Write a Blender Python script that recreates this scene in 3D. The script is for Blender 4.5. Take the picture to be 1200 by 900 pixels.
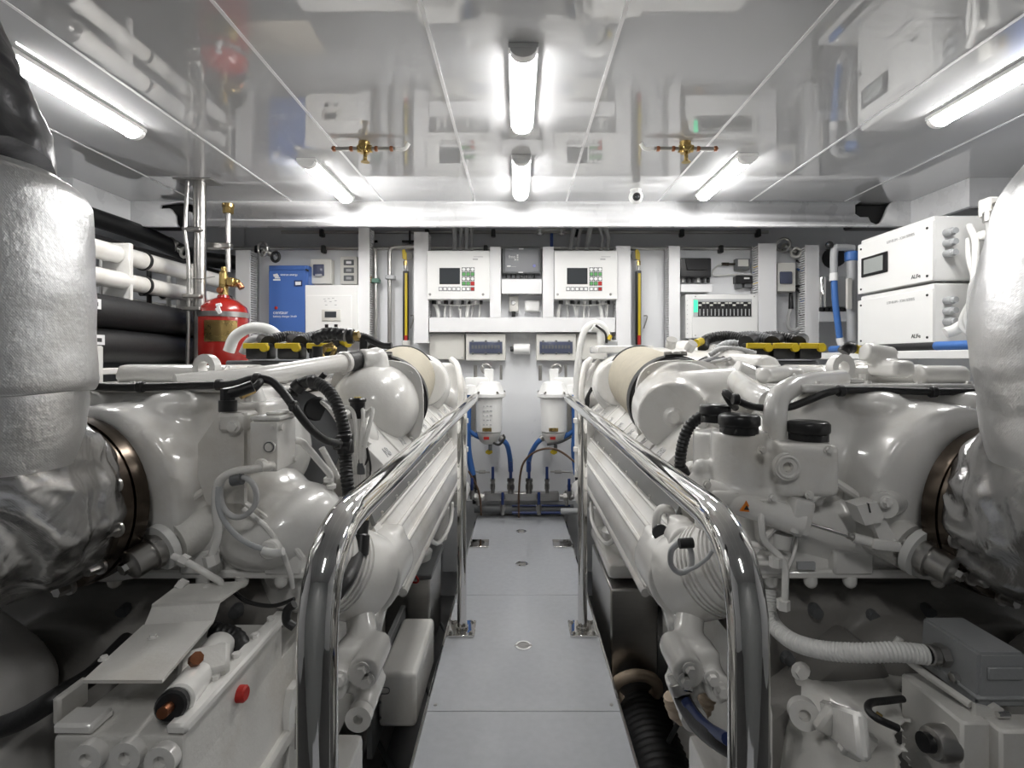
import bpy, bmesh, math, random
from mathutils import Vector, Matrix, noise
PI = math.pi
random.seed(7)
SC = bpy.context.scene
COL = SC.collection
for o in list(bpy.data.objects): bpy.data.objects.remove(o)

# ------------------------------------------------------------ camera
CX, CH, F = -0.017, 1.10, 600.0
cam = bpy.data.cameras.new('camera')
camo = bpy.data.objects.new('camera', cam); COL.objects.link(camo)
camo.location = (CX, 0, CH); camo.rotation_euler = (PI/2, 0, 0)
cam.sensor_width = 36; cam.lens = 18
cam.shift_x = -7/1200; cam.shift_y = -29/1200
cam.clip_start = 0.02; cam.clip_end = 50
SC.camera = camo
# ------------------------------------------------------------ world, exposure
w = bpy.data.worlds.new('world'); SC.world = w; w.use_nodes = True
w.node_tree.nodes['Background'].inputs[0].default_value = (0.55, 0.57, 0.6, 1)
w.node_tree.nodes['Background'].inputs[1].default_value = 0.15
SC.view_settings.view_transform = 'Standard'
SC.view_settings.look = 'None'
SC.view_settings.exposure = 1.55
SC.view_settings.gamma = 1
LIGHT_POWER = 24.0       # radiance of the fluorescent diffusers

# ------------------------------------------------------------ materials
def mat(name, col, rough=0.4, metal=0.0, var=0.04, nscale=8.0, bump=0.0, bscale=60.0, coat=0.0, emit=None, estr=0.0, spec=0.5, stretch=None, dirt=None, ior=None, cr=0.06):
    m = bpy.data.materials.new(name); m.use_nodes = True
    nt = m.node_tree; N = nt.nodes; L = nt.links
    b = N['Principled BSDF']
    tc = N.new('ShaderNodeTexCoord'); mp = N.new('ShaderNodeMapping')
    L.new(tc.outputs['Object'], mp.inputs[0])
    if stretch: mp.inputs['Scale'].default_value = stretch
    no = N.new('ShaderNodeTexNoise'); no.inputs['Scale'].default_value = nscale; no.inputs['Detail'].default_value = 4
    L.new(mp.outputs[0], no.inputs[0])
    mx = N.new('ShaderNodeMix'); mx.data_type = 'RGBA'
    mx.inputs[6].default_value = tuple(max(0, c*(1-var*2)) for c in col) + (1,)
    mx.inputs[7].default_value = tuple(min(1, c*(1+var)) for c in col) + (1,)
    L.new(no.outputs[0], mx.inputs[0])
    if dirt:      # brownish grime patches in the paint
        n3 = N.new('ShaderNodeTexNoise'); n3.inputs['Scale'].default_value = 3.5; n3.inputs['Detail'].default_value = 6; n3.inputs['Roughness'].default_value = 0.65
        L.new(mp.outputs[0], n3.inputs[0])
        r3 = N.new('ShaderNodeMapRange'); r3.inputs[1].default_value = 0.52; r3.inputs[2].default_value = 0.74; r3.inputs[3].default_value = 0.0; r3.inputs[4].default_value = 0.55
        L.new(n3.outputs[0], r3.inputs[0])
        m3 = N.new('ShaderNodeMix'); m3.data_type = 'RGBA'; m3.inputs[7].default_value = tuple(dirt)+(1,)
        L.new(mx.outputs[2], m3.inputs[6]); L.new(r3.outputs[0], m3.inputs[0]); L.new(m3.outputs[2], b.inputs['Base Color'])
    else: L.new(mx.outputs[2], b.inputs['Base Color'])
    if ior: b.inputs['IOR'].default_value = ior
    mr = N.new('ShaderNodeMapRange'); mr.inputs[3].default_value = rough*0.8; mr.inputs[4].default_value = min(1, rough*1.2)
    L.new(no.outputs[0], mr.inputs[0]); L.new(mr.outputs[0], b.inputs['Roughness'])
    b.inputs['Metallic'].default_value = metal
    b.inputs['Specular IOR Level'].default_value = spec
    b.inputs['Coat Weight'].default_value = coat; b.inputs['Coat Roughness'].default_value = cr
    if bump:
        n2 = N.new('ShaderNodeTexNoise'); n2.inputs['Scale'].default_value = bscale; n2.inputs['Detail'].default_value = 5
        L.new(mp.outputs[0], n2.inputs[0])
        bp = N.new('ShaderNodeBump'); bp.inputs['Strength'].default_value = bump; bp.inputs['Distance'].default_value = 0.004
        L.new(n2.outputs[0], bp.inputs['Height']); L.new(bp.outputs[0], b.inputs['Normal'])
    if emit:
        b.inputs['Emission Color'].default_value = tuple(emit)+(1,); b.inputs['Emission Strength'].default_value = estr
    return m
ENG = mat('engine_paint', (0.76, 0.75, 0.725), 0.22, var=0.05, nscale=5, bump=0.10, bscale=90, coat=0.5, dirt=(0.52, 0.47, 0.39))
ENG2 = mat('cast_paint', (0.66, 0.65, 0.62), 0.36, var=0.08, nscale=6, bump=0.15, bscale=140, coat=0.2, dirt=(0.40, 0.35, 0.28))
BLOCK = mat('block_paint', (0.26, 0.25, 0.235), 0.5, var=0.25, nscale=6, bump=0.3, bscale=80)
WALL = mat('wall_paint', (0.80, 0.81, 0.83), 0.3, var=0.01, bump=0.02, bscale=20)
RECESS = mat('recess_paint', (0.68, 0.69, 0.71), 0.5, var=0.02)
CEIL = mat('ceiling_gloss', (0.54, 0.545, 0.555), 0.03, var=0.01, nscale=3, spec=0.6, coat=1.0, cr=0.015, ior=1.7)
SEAM = mat('seam_white', (0.85, 0.85, 0.86), 0.35)
BEAM = mat('beam_gloss', (0.78, 0.785, 0.80), 0.28, var=0.01)
DUCT = mat('cable_duct_plastic', (0.80, 0.80, 0.81), 0.4, var=0.01)
PLAS = mat('cabinet_white', (0.82, 0.82, 0.81), 0.35, var=0.01)
CREAM = mat('cream_plastic', (0.66, 0.65, 0.61), 0.4, var=0.02)
GREYP = mat('grey_plastic', (0.42, 0.43, 0.44), 0.45)
DGREY = mat('dark_grey_paint', (0.12, 0.125, 0.13), 0.4)
GREYB = mat('grey_box_paint', (0.30, 0.31, 0.315), 0.38, bump=0.1, bscale=200)
BLACK = mat('black_plastic', (0.010, 0.010, 0.011), 0.32)
RUB = mat('black_rubber', (0.011, 0.011, 0.0115), 0.45, bump=0.15, bscale=120)
HOSEB = mat('black_sleeve', (0.014, 0.014, 0.015), 0.5, bump=0.2, bscale=60)
DARK = mat('dark_void', (0.012, 0.012, 0.012), 0.8)
CHROME = mat('polished_steel', (0.80, 0.79, 0.77), 0.045, 1.0, var=0.02, nscale=4)
STEEL = mat('brushed_steel', (0.46, 0.45, 0.435), 0.3, 1.0, var=0.08, nscale=14, stretch=(1, 1, 12))
BRONZE = mat('heat_tinted_steel', (0.13, 0.105, 0.085), 0.24, 1.0, var=0.35, nscale=9)
BRASS = mat('brass', (0.46, 0.33, 0.13), 0.28, 1.0, var=0.1, nscale=20)
COPPER = mat('copper', (0.36, 0.15, 0.08), 0.35, 1.0, var=0.15, nscale=20)
RED = mat('red_paint', (0.30, 0.012, 0.008), 0.25, coat=0.4, var=0.1)
BLUE = mat('blue_paint', (0.060, 0.145, 0.44), 0.4, var=0.03, bump=0.1, bscale=200)
BLUEH = mat('blue_hose', (0.045, 0.15, 0.44), 0.45, bump=0.1, bscale=80)
DBLUE = mat('dark_blue_vinyl', (0.012, 0.03, 0.13), 0.35)
YEL = mat('yellow_plastic', (0.58, 0.43, 0.015), 0.4)
ORANGE = mat('orange_mark', (0.75, 0.22, 0.02), 0.5)
GREENB = mat('green_key', (0.12, 0.38, 0.12), 0.5)
REDB = mat('red_key', (0.42, 0.015, 0.01), 0.5)
WHITEK = mat('white_print', (0.85, 0.85, 0.85), 0.5)
GREYK = mat('grey_print', (0.45, 0.45, 0.46), 0.5)
INK = mat('black_print', (0.03, 0.03, 0.03), 0.6)
SCREEN = mat('lcd_screen', (0.05, 0.055, 0.06), 0.12)
LCDG = mat('lcd_grey', (0.35, 0.37, 0.36), 0.2)
GLED = mat('green_lamp', (0.05, 0.6, 0.3), 0.4, emit=(0.05, 0.9, 0.4), estr=0.35)
LAMP = mat('lamp_diffuser', (0.9, 0.9, 0.9), 0.5, emit=(1.0, 0.985, 0.96), estr=LIGHT_POWER)
MESH = mat('filter_mesh', (0.46, 0.42, 0.33), 0.6, var=0.12, nscale=30, bump=0.9, bscale=300)
CABW = mat('white_cable', (0.72, 0.72, 0.70), 0.45)
CABG = mat('grey_cable', (0.45, 0.45, 0.45), 0.5)
CABY = mat('yellow_cable', (0.80, 0.60, 0.08), 0.45)
BROWN = mat('brown_cable', (0.10, 0.055, 0.03), 0.5)
TAN = mat('tan_duct_hose', (0.50, 0.40, 0.30), 0.6)
GLASS = mat('smoked_cover', (0.08, 0.09, 0.14), 0.15)
BILGE = mat('bilge_paint', (0.10, 0.10, 0.10), 0.5, var=0.2)
WOOD = mat('lagging_cloth', (0.55, 0.50, 0.42), 0.7, bump=0.3, bscale=80)

def foil(name, k1, k2, sc2, r0=0.24, r1=0.42):
    m = bpy.data.materials.new(name); m.use_nodes = True
    nt = m.node_tree; N = nt.nodes; L = nt.links; b = N['Principled BSDF']
    b.inputs['Base Color'].default_value = (0.74, 0.74, 0.745, 1); b.inputs['Metallic'].default_value = 1.0
    tc = N.new('ShaderNodeTexCoord')
    n1 = N.new('ShaderNodeTexNoise'); n1.inputs['Scale'].default_value = 26; n1.inputs['Detail'].default_value = 8; n1.inputs['Roughness'].default_value = 0.65
    n2 = N.new('ShaderNodeTexNoise'); n2.inputs['Scale'].default_value = sc2; n2.inputs['Detail'].default_value = 3; n2.inputs['Distortion'].default_value = 1.2
    wv = N.new('ShaderNodeTexWave'); wv.inputs['Scale'].default_value = 160; wv.wave_type = 'BANDS'; wv.bands_direction = 'DIAGONAL'
    for n in (n1, n2, wv): L.new(tc.outputs['Object'], n.inputs['Vector'])
    b1 = N.new('ShaderNodeBump'); b1.inputs['Strength'].default_value = k1; b1.inputs['Distance'].default_value = 0.004
    b2 = N.new('ShaderNodeBump'); b2.inputs['Strength'].default_value = k2; b2.inputs['Distance'].default_value = 0.02
    b3 = N.new('ShaderNodeBump'); b3.inputs['Strength'].default_value = 0.05; b3.inputs['Distance'].default_value = 0.001
    L.new(n2.outputs[0], b2.inputs['Height']); L.new(n1.outputs[0], b1.inputs['Height']); L.new(wv.outputs['Fac'], b3.inputs['Height'])
    L.new(b2.outputs[0], b1.inputs['Normal']); L.new(b1.outputs[0], b3.inputs['Normal']); L.new(b3.outputs[0], b.inputs['Normal'])
    mr = N.new('ShaderNodeMapRange'); mr.inputs[3].default_value = r0; mr.inputs[4].default_value = r1
    L.new(n2.outputs[0], mr.inputs[0]); L.new(mr.outputs[0], b.inputs['Roughness'])
    return m
FOIL = foil('aluminium_foil_cloth', 0.55, 0.20, 6)
FOILF = foil('folded_foil_cloth', 0.30, 0.38, 7, 0.13, 0.30)
FOILD = mat('dark_foil_tape', (0.10, 0.10, 0.105), 0.3, 0.9, var=0.4, nscale=10, bump=0.6, bscale=25)

def floor_mat():
    m = mat('walkway_gloss', (0.46, 0.475, 0.50), 0.12, var=0.05, nscale=40, spec=0.6)
    return m
PLATE = floor_mat()

# ------------------------------------------------------------ geometry helpers
def P(px, py, D):      # a point of the place, given by bearing from the survey spot and its depth
    return Vector((CX+(px-607)*D/F, D, CH+(421-py)*D/F))

def rotm(r):
    return Matrix.Rotation(r[2], 3, 'Z') @ Matrix.Rotation(r[1], 3, 'Y') @ Matrix.Rotation(r[0], 3, 'X')

def frame(d):
    d = Vector(d).normalized()
    u = Vector((0, 0, 1)) if abs(d.z) < 0.9 else Vector((1, 0, 0))
    a = d.cross(u).normalized(); b = d.cross(a).normalized()
    return a, b, d

def spline(pts, n=8):
    pts = [Vector(p) for p in pts]
    if len(pts) < 3 or n <= 1: return pts
    out = []
    Q = [pts[0]*2-pts[1]] + pts + [pts[-1]*2-pts[-2]]
    for i in range(1, len(Q)-2):
        p0, p1, p2, p3 = Q[i-1:i+3]
        for k in range(n):
            t = k/n
            out.append(0.5*((2*p1)+(p2-p0)*t+(2*p0-5*p1+4*p2-p3)*t*t+(3*p1-p0-3*p2+p3)*t*t*t))
    out.append(pts[-1]); return out

def fillet(pts, r, n=6):   # straight runs with rounded corners
    pts = [Vector(p) for p in pts]; out = [pts[0]]
    for i in range(1, len(pts)-1):
        a, b, c = pts[i-1], pts[i], pts[i+1]
        d1 = (a-b); d2 = (c-b); rr = min(r, d1.length*0.49, d2.length*0.49)
        s = b+d1.normalized()*rr; e = b+d2.normalized()*rr
        for k in range(n+1):
            t = k/n; out.append(s*(1-t)**2+b*2*t*(1-t)+e*t*t)
    out.append(pts[-1]); return out

class B:
    def __init__(s, sx=1):
        s.bm = bmesh.new(); s.sx = sx
    def box(s, c, size, rot=None, bev=0.0, seg=1):
        g = bmesh.ops.create_cube(s.bm, size=1.0)['verts']
        M = rotm(rot) if rot else Matrix.Identity(3)
        for v in g: v.co = M @ Vector((v.co.x*size[0], v.co.y*size[1], v.co.z*size[2])) + Vector(c)
        if bev > 0:
            es = list({e for v in g for e in v.link_edges})
            bmesh.ops.bevel(s.bm, geom=es, offset=min(bev, min(size)*0.45), segments=seg, affect='EDGES', profile=0.5)
        return s
    def bx(s, x0, x1, y0, y1, z0, z1, bev=0.0, seg=1):
        return s.box(((x0+x1)/2, (y0+y1)/2, (z0+z1)/2), (abs(x1-x0), abs(y1-y0), abs(z1-z0)), None, bev, seg)
    def R(s, x0, y0, x1, y1, D, d, bev=0.0, seg=1):   # box whose front face spans bearings (x0,y0)-(x1,y1) at depth D and goes d back
        a = P(x0, y0, D); b = P(x1, y1, D)
        return s.bx(a.x, b.x, D, D+d, b.z, a.z, bev, seg)
    def rings(s, rings, cap0=True, cap1=True):
        R = [[s.bm.verts.new(p) for p in r] for r in rings]
        n = len(R[0])
        for i in range(len(R)-1):
            for k in range(n):
                try: s.bm.faces.new((R[i][k], R[i][(k+1) % n], R[i+1][(k+1) % n], R[i+1][k]))
                except ValueError: pass
        if cap0: s.bm.faces.new(R[0][::-1])
        if cap1: s.bm.faces.new(R[-1])
        return s
    def cyl(s, p0, p1, r0, r1=None, seg=20, bev=0.0):
        p0 = Vector(p0); p1 = Vector(p1); r1 = r0 if r1 is None else r1
        if bev: return s.lathe(p0, p1-p0, [(0, r0-bev), (bev, r0), ((p1-p0).length-bev, r1), ((p1-p0).length, r1-bev)], seg)
        a, b, d = frame(p1-p0)
        return s.rings([[p+(a*math.cos(2*PI*k/seg)+b*math.sin(2*PI*k/seg))*r for k in range(seg)] for p, r in ((p0, r0), (p1, r1))])
    def lathe(s, p0, axis, prof, seg=28, cap=True):
        p0 = Vector(p0); a, b, d = frame(axis)
        return s.rings([[p0+d*t+(a*math.cos(2*PI*k/seg)+b*math.sin(2*PI*k/seg))*max(r, 1e-4) for k in range(seg)] for t, r in prof], cap, cap)
    def ring(s, p0, axis, ri, ro, th, seg=32):       # flat washer / flange with a hole
        p0 = Vector(p0); a, b, d = frame(axis)
        rr = []
        for t, r in ((0, ri), (0, ro), (th, ro), (th, ri), (0, ri)):
            rr.append([p0+d*t+(a*math.cos(2*PI*k/seg)+b*math.sin(2*PI*k/seg))*r for k in range(seg)])
        s.rings(rr, False, False); bmesh.ops.remove_doubles(s.bm, verts=s.bm.verts, dist=1e-5); return s
    def tube(s, pts, r, seg=10, n=6, cor=0.0, per=0.012, fil=None):
        pts = fillet(pts, fil) if fil else spline(pts, n)
        if cor:
            P2 = [pts[0]]; step = per/4; acc = 0
            for i in range(1, len(pts)):
                a, b = pts[i-1], pts[i]; L = (b-a).length; k = max(1, int(L/step))
                for j in range(1, k+1): P2.append(a.lerp(b, j/k))
            pts = P2
        dirs = []
        for i in range(len(pts)):
            d = pts[min(i+1, len(pts)-1)]-pts[max(i-1, 0)]
            dirs.append(d.normalized() if d.length > 1e-9 else Vector((0, 0, 1)))
        a, b, d = frame(dirs[0]); rr = []; dist = 0
        for i, p in enumerate(pts):
            if i:
                dist += (pts[i]-pts[i-1]).length
                a = (a-dirs[i]*a.dot(dirs[i])); a.normalize(); b = dirs[i].cross(a).normalized()
            ra = (r[0]+(r[1]-r[0])*i/(len(pts)-1)) if isinstance(r, tuple) else r
            if cor: ra *= 1+cor*math.sin(2*PI*dist/per)
            rr.append([p+(a*math.cos(2*PI*k/seg)+b*math.sin(2*PI*k/seg))*ra for k in range(seg)])
        return s.rings(rr)
    def sph(s, c, r, seg=20, rot=None):
        if not hasattr(r, '__len__'): r = (r, r, r)
        g = bmesh.ops.create_uvsphere(s.bm, u_segments=seg, v_segments=max(6, seg*2//3), radius=1.0)['verts']
        M = rotm(rot) if rot else Matrix.Identity(3)
        for v in g: v.co = M @ Vector((v.co.x*r[0], v.co.y*r[1], v.co.z*r[2])) + Vector(c)
        return s
    def prism(s, pts, ext):
        pts = [Vector(p) for p in pts]; ext = Vector(ext)
        a = [s.bm.verts.new(p) for p in pts]; b = [s.bm.verts.new(p+ext) for p in pts]; n = len(a)
        s.bm.faces.new(a[::-1]); s.bm.faces.new(b)
        for k in range(n): s.bm.faces.new((a[k], a[(k+1) % n], b[(k+1) % n], b[k]))
        return s
    def torus(s, c, axis, R, r, seg=28, rs=8, a0=0, a1=2*PI):
        a, b, d = frame(axis); c = Vector(c); full = abs(a1-a0-2*PI) < 1e-6; rr = []
        for i in range(seg+1):
            t = a0+(a1-a0)*i/seg; o = a*math.cos(t)+b*math.sin(t)
            rr.append([c+o*(R+r*math.cos(2*PI*k/rs))+d*r*math.sin(2*PI*k/rs) for k in range(rs)])
        s.rings(rr, not full, not full)
        if full: bmesh.ops.remove_doubles(s.bm, verts=s.bm.verts, dist=1e-5)
        return s
    def bolt(s, p, axis, r=0.008, h=0.008):
        a, b, d = frame(axis); p = Vector(p)
        s.lathe(p, axis, [(0, r*1.5), (h*0.2, r*1.5)], 12)
        return s.rings([[p+d*t+(a*math.cos(PI*k/3)+b*math.sin(PI*k/3))*r for k in range(6)] for t in (h*0.2, h)])

ORG = {}
def thing(name, label, cat, loc=(0, 0, 0), group=None, kind=None):
    o = bpy.data.objects.new(name, None); COL.objects.link(o); o.empty_display_size = 0.05
    o.location = loc; ORG[o.name] = Vector(loc); o['label'] = label; o['category'] = cat
    if group: o['group'] = group
    if kind: o['kind'] = kind
    return o
def tag(o, label, cat, group=None, kind=None):
    o['label'] = label; o['category'] = cat
    if group: o['group'] = group
    if kind: o['kind'] = kind
    return o

def obj(name, b, m, parent=None, ang=38, label=None, kind=None, wn=False, mods=()):
    bm = b.bm
    if b.sx < 0:
        for v in bm.verts: v.co.x = -v.co.x
    bmesh.ops.recalc_face_normals(bm, faces=bm.faces)
    if parent is None:
        xs = [v.co for v in bm.verts]
        org = Vector(((min(v.x for v in xs)+max(v.x for v in xs))/2, (min(v.y for v in xs)+max(v.y for v in xs))/2, min(v.z for v in xs)))
    else: org = ORG[parent.name]
    for v in bm.verts: v.co -= org
    for f in bm.faces: f.smooth = True
    ca = math.cos(math.radians(ang))
    for e in bm.edges:
        e.smooth = len(e.link_faces) == 2 and e.link_faces[0].normal.dot(e.link_faces[1].normal) > ca
    me = bpy.data.meshes.new(name); bm.to_mesh(me); bm.free()
    me.materials.append(m)
    o = bpy.data.objects.new(name, me); COL.objects.link(o)
    ORG[o.name] = org
    if parent is None: o.location = org
    else: o.parent = parent
    if label: o['label'] = label
    if kind: o['kind'] = kind
    for t, kw in mods:
        md = o.modifiers.new(t.lower(), t)
        for k, v in kw.items(): setattr(md, k, v)
    if wn:
        md = o.modifiers.new('wn', 'WEIGHTED_NORMAL'); md.keep_sharp = True
    return o

def cast(name, b, m, parent, voxel=0.009, sm=4, label=None, fac=0.6):
    """several closed solids fused into one smooth casting"""
    return obj(name, b, m, parent, label=label, ang=80, mods=[
        ('REMESH', dict(mode='VOXEL', voxel_size=voxel, use_smooth_shade=True)),
        ('SMOOTH', dict(factor=fac, iterations=sm))])

def text(body, size, loc, m, parent, rot=(PI/2, 0, 0), name='lettering', align='LEFT', th=0.0006, sxy=1.0):
    cu = bpy.data.curves.new('t', 'FONT'); cu.body = body; cu.size = size; cu.extrude = th; cu.align_x = align; cu.resolution_u = 3
    to = bpy.data.objects.new('t', cu); COL.objects.link(to)
    dg = bpy.context.evaluated_depsgraph_get(); me = bpy.data.meshes.new_from_object(to.evaluated_get(dg))
    bpy.data.objects.remove(to)
    M = Matrix.Translation(Vector(loc)-(ORG[parent.name] if parent else Vector())) @ rotm(rot).to_4x4() @ Matrix.Diagonal((sxy, 1, 1, 1))
    me.transform(M); me.materials.clear(); me.materials.append(m); me.name = name
    o = bpy.data.objects.new(name, me); COL.objects.link(o); o.parent = parent
    ORG[o.name] = ORG[parent.name]
    return o

def kids(o): return [c for c in bpy.data.objects if c.parent == o]
def dup(o, d, parent=None, label=None):
    c = o.copy(); COL.objects.link(c)
    if parent is None: c.location = Vector(o.location)+Vector(d)
    else: c.parent = parent
    if label: c['label'] = label
    for k in kids(o): dup(k, d, c)
    return c
# ============================================================ THE SETTING
ZC = 2.10
bm_ = B().bx(-3.0, 3.0, -1.5, 4.1, -0.75, -0.70); obj('floor', bm_, BILGE, kind='structure')
# ceiling: glossy panels with white seam strips
ceil = obj('ceiling', B().bx(-3.05, 3.05, -1.5, 4.0, ZC+0.012, ZC+0.05), RECESS, kind='structure')
seams = [-2.05, -1.45, -0.87, -0.29, 0.29, 0.87, 1.45, 2.05]
edges = [-3.05] + seams + [3.05]
for a, b in zip(edges[:-1], edges[1:]):
    obj('ceiling_panel', B().bx(a+0.003, b-0.003, -1.5, 3.4, ZC, ZC+0.012), CEIL, ceil)
for s in seams:
    obj('seam_strip', B().bx(s-0.006, s+0.006, -1.5, 3.4, ZC-0.0015, ZC+0.010), SEAM, ceil)
# back beam with two ragged cable openings, side beams
def cut(o, cb):
    c = obj('cutter', cb, DARK)
    md = o.modifiers.new('b', 'BOOLEAN'); md.operation = 'DIFFERENCE'; md.object = c; md.solver = 'EXACT'
    dg = bpy.context.evaluated_depsgraph_get(); me = bpy.data.meshes.new_from_object(o.evaluated_get(dg))
    o.modifiers.clear(); o.data = me; bpy.data.objects.remove(c)
beam = obj('trim_1', B().bx(-2.47, 2.47, 3.24, 3.27, 1.942, ZC), BEAM, kind='structure')
beam['label'] = 'glossy white cross beam under the ceiling above the rear equipment wall'
hole = [P(x, y, 3.1) for x, y in ((168, 231), (166, 237), (180, 236), (186, 244), (187, 254), (190, 259), (196, 259), (199, 252), (199, 241), (205, 240), (212, 249), (218, 249), (220, 242), (214, 234), (204, 230), (192, 228))]
cut(beam, B().prism(hole, (0, 0.4, 0)))
hole = [P(x, y, 3.1) for x, y in ((1020, 232), (1020, 243), (1026, 247), (1036, 247), (1039, 253), (1046, 256), (1053, 253), (1057, 246), (1062, 233), (1068, 226), (1044, 224), (1030, 226))]
cut(beam, B().prism(hole, (0, 0.4, 0)))
for i, s in ((2, -1), (3, 1)):
    o = obj('trim_%d' % i, B().bx(s*2.47, s*2.50, 2.85, 3.27, 1.942, ZC), BEAM, kind='structure')
    o['label'] = 'short glossy white side beam at the %s end of the cross beam' % ('left' if s < 0 else 'right')
    obj('trim_%d' % (i+2), B().bx(s*2.47, s*3.0, 2.82, 2.85, 1.942, ZC), BEAM, kind='structure')
for x0, x1, nm in ((-2.47, -2.12, 'left'), (2.15, 2.47, 'right')):  # black boxes added behind the openings so the holes look dark
    o = obj('hole_backing', B().bx(x0, x1, 3.29, 3.42, 1.955, 2.095, 0.01), RUB); tag(o, 'added black backing darkening the %s opening of the cross beam' % nm, 'added backing')
# walls
obj('wall_left', B().bx(-3.05, -3.0, -1.5, 4.1, -0.7, ZC+0.05), RECESS, kind='structure')
obj('wall_right', B().bx(3.0, 3.05, -1.5, 4.1, -0.7, ZC+0.05), RECESS, kind='structure')
obj('wall_rear', B().bx(-3.05, 3.05, -1.55, -1.5, -0.7, ZC+0.05), GREYB, kind='structure')
obj('wall_back', B().bx(-3.05, 3.05, 3.90, 3.95, -0.7, ZC+0.05), RECESS, kind='structure')
wb = obj('wall_equipment', B().R(285, 293, 952, 640, 3.72, 0.03), WALL, kind='structure')
# lower deep side of wall and reveal beside it
obj('trim_6', B().R(160, 262, 286, 300, 3.87, 0.02), RECESS, kind='structure')
obj('trim_7', B().R(952, 293, 1100, 640, 3.86, 0.03), WALL, kind='structure')

# ============================================================ WALKWAY
wk = thing('walkway', 'glossy grey raised walkway running between the two engines', 'walkway', (0, 1.8, 0))
ys = [-0.6, 0.7, 1.60, 2.39, 3.60]
for y0, y1 in zip(ys[:-1], ys[1:]):
    obj('floor_plate', B().bx(-0.302, 0.302, y0+0.0012, y1-0.0012, -0.02, 0.0, 0.001), PLATE, wk)
for s in (-1, 1):
    obj('edge_trim', B().bx(s*0.302, s*0.310, -0.6, 3.60, -0.045, 0.002, 0.001), CHROME, wk)
    obj('side_girder', B().bx(s*0.27, s*0.30, -0.6, 3.60, -0.45, -0.021), DGREY, wk)
obj('end_trim', B().bx(-0.31, 0.31, 3.60, 3.61, -0.045, 0.002), STEEL, wk)
for y in (1.965, 2.75, 3.27):
    h = obj('hatch_ring', B().ring((0.004, y, 0.0), (0, 0, 1), 0.024, 0.031, 0.003, 20), CHROME, wk)
    obj('ring_pull', B().bx(-0.03, 0.038, y-0.005, y+0.005, 0.0005, 0.004, 0.001).bx(-0.018, 0.026, y-0.022, y+0.022, 0.0002, 0.0015), STEEL, h)
for y in (1.0, 1.60, 2.39):
    for s in (-1, 1):
        obj('screw', B().cyl((s*0.28, y+0.03, 0), (s*0.28, y+0.03, 0.0015), 0.006, seg=10), STEEL, wk)

# ============================================================ HANDRAILS
for s, ny, lab in ((-1, 0.582, 'left'), (1, 0.582, 'right')):
    x = s*0.245
    t = thing('handrail', 'polished chrome handrail on the %s side of the walkway' % lab, 'handrail', (x, 2.06, 0))
    ztop = 0.892
    obj('rail_tube', B().tube([(x, ny, 0.0), (x, ny, ztop), (x, 2.66, ztop+0.006)], 0.0225, 24, fil=0.12), CHROME, t)
    obj('end_cap', B().lathe((x, 2.66, ztop+0.006), (0, 1, 0), [(-0.02, 0.0215), (0.0, 0.0215), (0.006, 0.018), (0.009, 0.006)], 18), CHROME, t)
    obj('post', B().cyl((x, 2.08, 0.006), (x, 2.08, ztop-0.01), 0.019, seg=20), CHROME, t)
    bs = obj('base_plate', B().bx(x-0.055, x+0.055, 2.02, 2.14, 0.0, 0.01, 0.002), CHROME, t)
    for dx in (-1, 1):
        for dy in (-1, 1): obj('bolt', B().bolt((x+dx*0.04, 2.08+dy*0.043, 0.01), (0, 0, 1), 0.006, 0.007), STEEL, bs)
    obj('collar', B().cyl((x, 2.08, 0.01), (x, 2.08, 0.022), 0.026, bev=0.003), CHROME, bs)
    obj('base_plate', B().bx(x-0.055, x+0.055, 2.98, 3.10, 0.0, 0.01, 0.002), CHROME, t)
    obj('foot_flange', B().cyl((x, ny, 0.0), (x, ny, 0.01), 0.045, bev=0.003), CHROME, t)

# ============================================================ CEILING LIGHTS
def light(x, y0, y1, label):
    t = thing('ceiling_light', label, 'light', (x, (y0+y1)/2, ZC), 'linear ceiling lights')
    n = 12; hw = 0.042
    def prof(r, z0): return [(x+r*math.cos(PI*k/n), z0-abs(0.030*r/hw)*math.sin(PI*k/n)) for k in range(n+1)]
    obj('housing', B().bx(x-hw*1.15, x+hw*1.15, y0, y1, ZC-0.016, ZC, 0.002), PLAS, t)
    for ya, yb in ((y0, y0+0.035), (y1-0.02, y1)):
        b = B(); b.rings([[(px, yy, pz) for px, pz in prof(hw, ZC-0.0165)] for yy in (ya, yb)]); obj('end_cap', b, PLAS, t)
    b = B(); b.rings([[(px, yy, pz) for px, pz in prof(hw*0.9, ZC-0.0162)] for yy in (y0+0.036, y1-0.021)])
    obj('diffuser', b, LAMP, t)
LT = [(0.0, 1.615, 2.19, 'slim centre ceiling light nearer the viewer over the walkway'),
      (0.0, 2.50, 3.10, 'short looking centre ceiling light beside the cross beam'),
      (-1.07, 2.54, 3.15, 'ceiling light left of centre near the cross beam, right of the steel pillar'),
      (1.10, 2.48, 3.10, 'ceiling light right of centre near the cross beam'),
      (-1.68, 1.62, 2.23, 'big looking ceiling light at the far left over the silver exhaust'),
      (1.715, 1.50, 2.12, 'big looking ceiling light at the far right over the silver exhaust'),
      (0.0, -0.75, -0.15, 'added unseen ceiling light behind the viewer')]  # last one is added out of view to set the foreground brightness
for a in LT: light(*a)

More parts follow.
